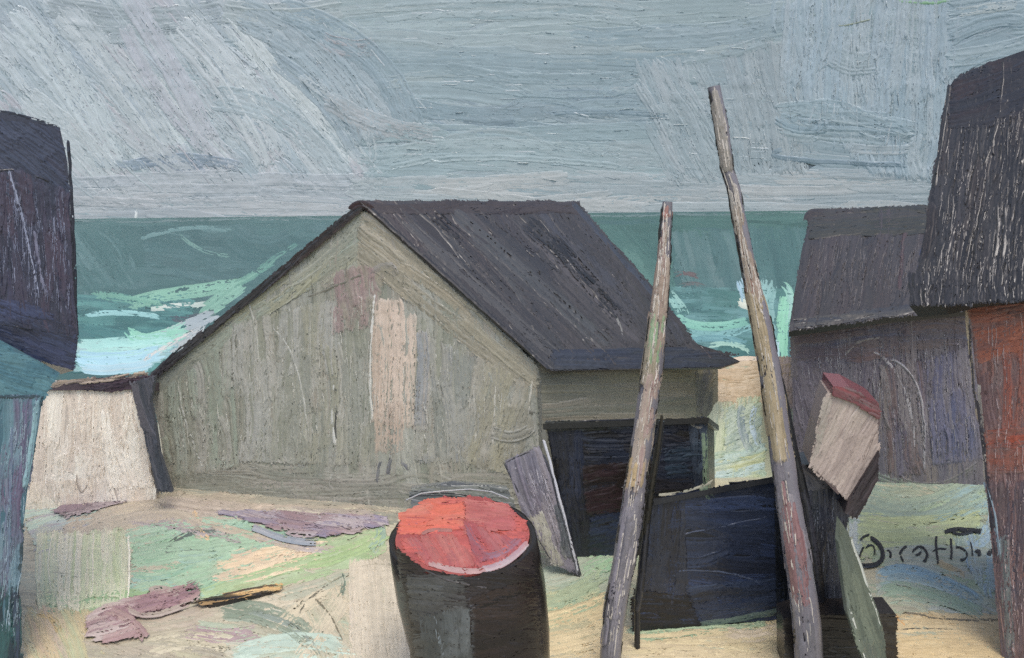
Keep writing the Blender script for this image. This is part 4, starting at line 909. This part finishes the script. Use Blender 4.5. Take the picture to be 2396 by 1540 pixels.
for pth, w_, cc in [([(2110, 1125), (2200, 1135), (2290, 1085)], 20, ('6a6866', '7a7874')), ([(2040, 820), (2110, 900), (2140, 1050)], 6, ('b0acb0', '8c868c')), ([(1975, 830), (2010, 800), (2060, 790)], 8, ('8c8682', '746c6c')),
                    ([(2085, 840), (2150, 920), (2160, 1100)], 6, ('a8a4a8', '88828a')), ([(2000, 1090), (2100, 1130), (2180, 1140)], 22, ('7f8a80', '6f716c'))]:
    P.stroke(swl, pth, w_, cc, 1.4, .1, lift=.3)
P.hair(swl, [(1860, 800), (2270, 760), (2290, 1080), (1880, 1100)], 86, 260, ('a4a0a6', '8e8a90'), (14, 80), 2.6)
P.build('wall', M_violet, hs)

# ------------------------------------------------------------------ right house
hr = empty('red_walled_house', (3.6, 5.0, 0), 'tall dark-roofed house with a rust-red wall cut by the right edge', 'house')
rr_ = plane3((2135, 700, 4.9), (2396, 690, 4.35), (2225, 192, 6.0)); P = Paint()
rp = [(2232, 186), (2300, 152), (2396, 118), (3000, -70), (3000, 630), (2396, 676), (2262, 692), (2200, 708), (2128, 716), (2160, 560), (2186, 420), (2200, 300), (2218, 210)]
P.slab(rr_, rp, np.array(rr_.n) * -.14, '3e3f44')
P.fill(rr_, [(2232, 186), (2300, 152), (2630, 95), (2630, 690), (2250, 712), (2128, 716), (2186, 420), (2204, 260)], 99, 36, 200, ['46474c', '4e4f54', '414247', '54545a', '494648'], 1.5, .03)
P.fill(rr_, [(2225, 196), (2300, 152), (2630, 95), (2630, 230), (2300, 300), (2220, 300)], -20, 36, 130, ['424146', '4a4a50', '4b4244', '3f4149'], .8, .03)
P.fill(rr_, [(2130, 640), (2630, 620), (2630, 690), (2250, 712), (2128, 716)], 90, 24, 60, ['46464b', '52535a', '3f4046'], 1.5, .1)
P.stroke(rr_, [(2222, 200), (2204, 330), (2186, 440)], 10, ('2a2b30', '5c6268'), 1.4, .1)
P.hair(rr_, [(2225, 300), (2396, 240), (2396, 680), (2150, 700)], 98, 220, ('8f8f95', '75757c'), (14, 80), 2.3)
P.build('roof', M_roof, hr)
rw = upright((2290, 900, 4.78), (2700, 900, 3.95)); P = Paint()
rwp = [(2262, 672), (3200, 560), (3200, 2200), (2346, 1900), (2344, 1560), (2326, 1330), (2308, 1130), (2290, 930)]
P.slab(rw, rwp, (.9, 1.2, 0), '6a5754')
P.fill(rw, [(2262, 672), (2630, 640), (2630, 1600), (2350, 1600), (2326, 1330), (2308, 1130), (2290, 930)], 88, 30, 150, ['7a6462', '856660', '705c5c', '7c6c6a'], 1.2, .03)
P.fill(rw, [(2268, 700), (2630, 680), (2630, 800), (2290, 850)], -10, 32, 120, ['8a5f54', '96604f', '80605a', '9c6452'], .9, .03)
P.fill(rw, [(2330, 830), (2630, 800), (2630, 1100), (2340, 1100)], 90, 28, 150, ['8a5e54', '7c625e', '955a4c', '806a66'], 1.2, .08)
P.fill(rw, [(2300, 1010), (2630, 960), (2630, 1090), (2312, 1110)], -2, 24, 110, ['9a5646', '8a6258', '7d6660'], .9, .15)
P.fill(rw, [(2312, 1130), (2630, 1110), (2630, 1600), (2350, 1600), (2326, 1330)], 90, 28, 150, ['5c545a', '68585a', '524e56', '605658'], 1.2, .04)
for pth, w_, cc in [([(2262, 720), (2272, 850), (2290, 980)], 8, ('b8ae92', '8c8278')), ([(2290, 900), (2300, 1020), (2306, 1120)], 8, ('c4c0b4', '4a4848')), ([(2268, 760), (2276, 880), (2284, 960)], 6, ('35353a', '55555a')),
                    ([(2305, 1130), (2325, 1200), (2340, 1300)], 10, ('8fa8b4', '74808a'))]:
    P.stroke(rw, pth, w_, cc, 1.4, .1, lift=.3)
P.hair(rw, [(2300, 720), (2400, 700), (2400, 1540), (2360, 1540)], 88, 110, ('a89a98', '8c7c7a'), (14, 60), 2.6)
P.fill(rw, [(2268, 690), (2630, 670), (2630, 730), (2272, 745)], -6, 20, 110, ['5a4a4a', '6a4e48', '7c5448'], 1, .25, clip=False, rag=16)
for pth, w_, cc in [([(2350, 1250), (2358, 1400), (2366, 1560)], 26, ('6a7474', '5c5a60')), ([(2290, 940), (2312, 1120), (2334, 1320)], 12, ('3a3a40', '6a6468'))]:
    P.stroke(rw, pth, w_, cc, 1.2, .35, lift=.3)
P.build('wall', M_redwall, hr)

# ------------------------------------------------------------------ tarred post, pink box, oar
ps = upright((1870, 1300, 4.75), (1990, 1300, 4.8)); P = Paint()
psp = [(1862, 1095), (1930, 1085), (1990, 1140), (1985, 1210), (1972, 1300), (1980, 1560), (1862, 1560), (1880, 1300)]
P.slab(ps, psp, (.02, .26, 0), '35373e')
P.fill(ps, psp, 89, 28, 200, ['3b3e48', '434650', '34363d', '484a52', '3a3d42'], 1.1, .03, edge='202226')
P.hair(ps, [(1880, 1150), (1970, 1160), (1975, 1420), (1890, 1420)], 89, 60, ('7c7f88', '5c5f68'), (14, 60), 2.4)
P.fill(ps, [(1862, 1092), (1935, 1085), (1970, 1140), (1880, 1150)], 40, 22, 60, ['5c5c62', '504f55', '66656a'], .9, .1)
P.fill(ps, [(1862, 1430), (1985, 1430), (1985, 1560), (1862, 1560)], 90, 26, 90, ['2a2a2c', '323338', '242423'], .9, .08)
P.stroke(ps, [(1872, 1190), (1898, 1300), (1925, 1420)], 7, ('9c9ca4', '6c6c74'), 1.6, .1)
P.build('tarred_post', M_dark, None, origin=loc_at(ps, 1920, 1540), label='thick slate-black post carrying the tilted pink box', category='post')
bx = upright((1900, 1000, 4.62), (2050, 1000, 4.70)); P = Paint()
t = empty('fish_box', loc_at(bx, 1985, 1160), 'tilted pale pink box with a red edge leaning on the slate-black post', 'box')
pk = [(1938, 920), (1998, 938), (2057, 975), (2054, 1055), (1984, 1172), (1894, 1088), (1915, 1000)]
P.slab(bx, pk, (.05, .24, .03), '968a84')
P.fill(bx, pk, 118, 30, 110, ['a39790', 'aa9e96', '9a8e88', 'a59b92'], .8, .02, edge='55494a')
P.fill(bx, [(1925, 930), (1950, 930), (1915, 1060), (1896, 1086)], 106, 18, 90, ['8f8c82', '99948a', 'a09890'], .9, .03)
P.stroke(bx, [(2052, 1000), (2020, 1080), (1985, 1150)], 6, ('6a5c58', 'b0a49c'), 1.2, .25)
P.build('body', M_wood, t)
P = Paint(); bx2 = Plane(bx([(2000, 930)])[0][0] - np.array([0, .02, 0]), bx.n)
rdp = [(1950, 904), (1990, 908), (2056, 944), (2057, 980), (2000, 944), (1948, 926)]
P.slab(bx2, rdp, (.05, .27, .03), '6e4044')
P.fill(bx2, rdp, 22, 14, 80, ['6f484c', '7c484b', '66464a', '75686a'], .9, .15)
P.build('rim', M_wood, t)
P = Paint()
sdp = [(2056, 1056), (2054, 1120), (2035, 1160), (2004, 1212), (1976, 1200), (1984, 1172)]
P.slab(bx2, sdp, (.05, .27, .03), '393335')
P.fill(bx2, sdp, 120, 18, 80, ['3a3436', '443c3e', '302c2e'], .9, .03)
P.build('side', M_dark, t)
# dark skid timber under the post
sk_ = upright((1850, 1500, 4.55), (2110, 1500, 4.62)); P = Paint()
skp = [(1836, 1452), (1880, 1440), (2095, 1436), (2100, 1640), (1840, 1640)]
P.slab(sk_, skp, (.02, .2, 0), '2a2725')
P.fill(sk_, [(1836, 1452), (1880, 1440), (2095, 1436), (2100, 1580), (1840, 1580)], 3, 26, 130, ['2a2623', '33302c', '252423', '38352f'], 1.0, .03)
P.stroke(sk_, [(1990, 1480), (2030, 1486), (2060, 1500)], 4, ('b0b0a8', '6a6a64'), 1.4)
P.build('ground_timber', M_dark, None, origin=loc_at(sk_, 1970, 1570), label='heavy brown-black timber lying at the foot of the post, by the bottom edge', category='timber')
oa = plane3((1970, 1230, 4.62), (2010, 1300, 4.6), (2050, 1540, 4.25)); P = Paint()
oap = [(1966, 1218), (1984, 1245), (2008, 1310), (2040, 1400), (2064, 1470), (2074, 1560), (2068, 1620), (2040, 1600), (2010, 1520), (1984, 1440), (1970, 1340), (1962, 1270)]
P.slab(oa, oap, (0, .05, .01), '5a6258')
P.fill(oa, [(1966, 1218), (1984, 1245), (2008, 1310), (2040, 1400), (2064, 1470), (2074, 1560), (2040, 1560), (2010, 1520), (1984, 1440), (1970, 1340), (1962, 1270)], 74, 22, 150, ['5f685c', '6a7365', '555e54', '616a62'], .9, .02)
P.stroke(oa, [(1992, 1262), (2030, 1370), (2062, 1470)], 6, ('b4bab2', '8c948a'), 1.5, .05)
P.stroke(oa, [(1990, 1430), (2010, 1500), (2032, 1560)], 5, ('c0c4bc', '8c948a'), 1.4, .1)
P.build('oar_blade', M_wood, None, origin=loc_at(oa, 2055, 1560), label='long grey-green oar blade leaning against the dark timber below the pink box', category='oar')

# ------------------------------------------------------------------ dark brush writing on the turf
P = Paint()
ink = ('2a2d2e', '3a3e3e')
marks = [([(1962, 1300), (1985, 1284), (2000, 1300)], 22), ([(1975, 1304), (1990, 1298), (2004, 1308)], 12), ([(2012, 1262), (2022, 1254), (2034, 1250)], 6),
         ([(2036, 1258), (2058, 1276), (2066, 1300), (2050, 1318), (2014, 1324)], 13), ([(2014, 1320), (2012, 1300), (2020, 1278)], 6), ([(2024, 1280), (2044, 1278), (2046, 1300)], 5),
         ([(2078, 1286), (2084, 1294), (2082, 1304)], 7), ([(2106, 1296), (2112, 1284), (2122, 1276)], 7), ([(2108, 1300), (2112, 1308), (2114, 1312)], 6),
         ([(2134, 1290), (2150, 1278), (2164, 1284)], 7), ([(2142, 1300), (2154, 1292), (2158, 1284)], 6), ([(2164, 1284), (2170, 1298), (2162, 1314)], 8),
         ([(2190, 1256), (2192, 1290), (2196, 1318)], 7), ([(2182, 1288), (2196, 1284), (2212, 1284)], 4), ([(2224, 1260), (2226, 1290), (2224, 1306)], 7),
         ([(2236, 1280), (2252, 1284), (2262, 1298), (2248, 1310)], 7), ([(2270, 1268), (2274, 1286), (2276, 1300)], 5), ([(2282, 1292), (2290, 1288), (2292, 1300)], 10),
         ([(2312, 1300), (2320, 1288), (2338, 1278)], 15), ([(2210, 1246), (2240, 1238), (2294, 1244)], 13), ([(2216, 1240), (2250, 1248), (2296, 1236)], 8)]
wr = Plane((0, 0, .02), (0, 0, 1))
for pth, w_ in marks: P.stroke(wr, pth, w_ * .78, ink, .9, .05, lift=1.2, rag=3, step=3.5, pitch=2.0)
P.build('brush_lettering', M_dark, None, origin=loc_at(gr, 2150, 1290), label='line of dark brush lettering on the pale green turf at lower right', category='lettering')
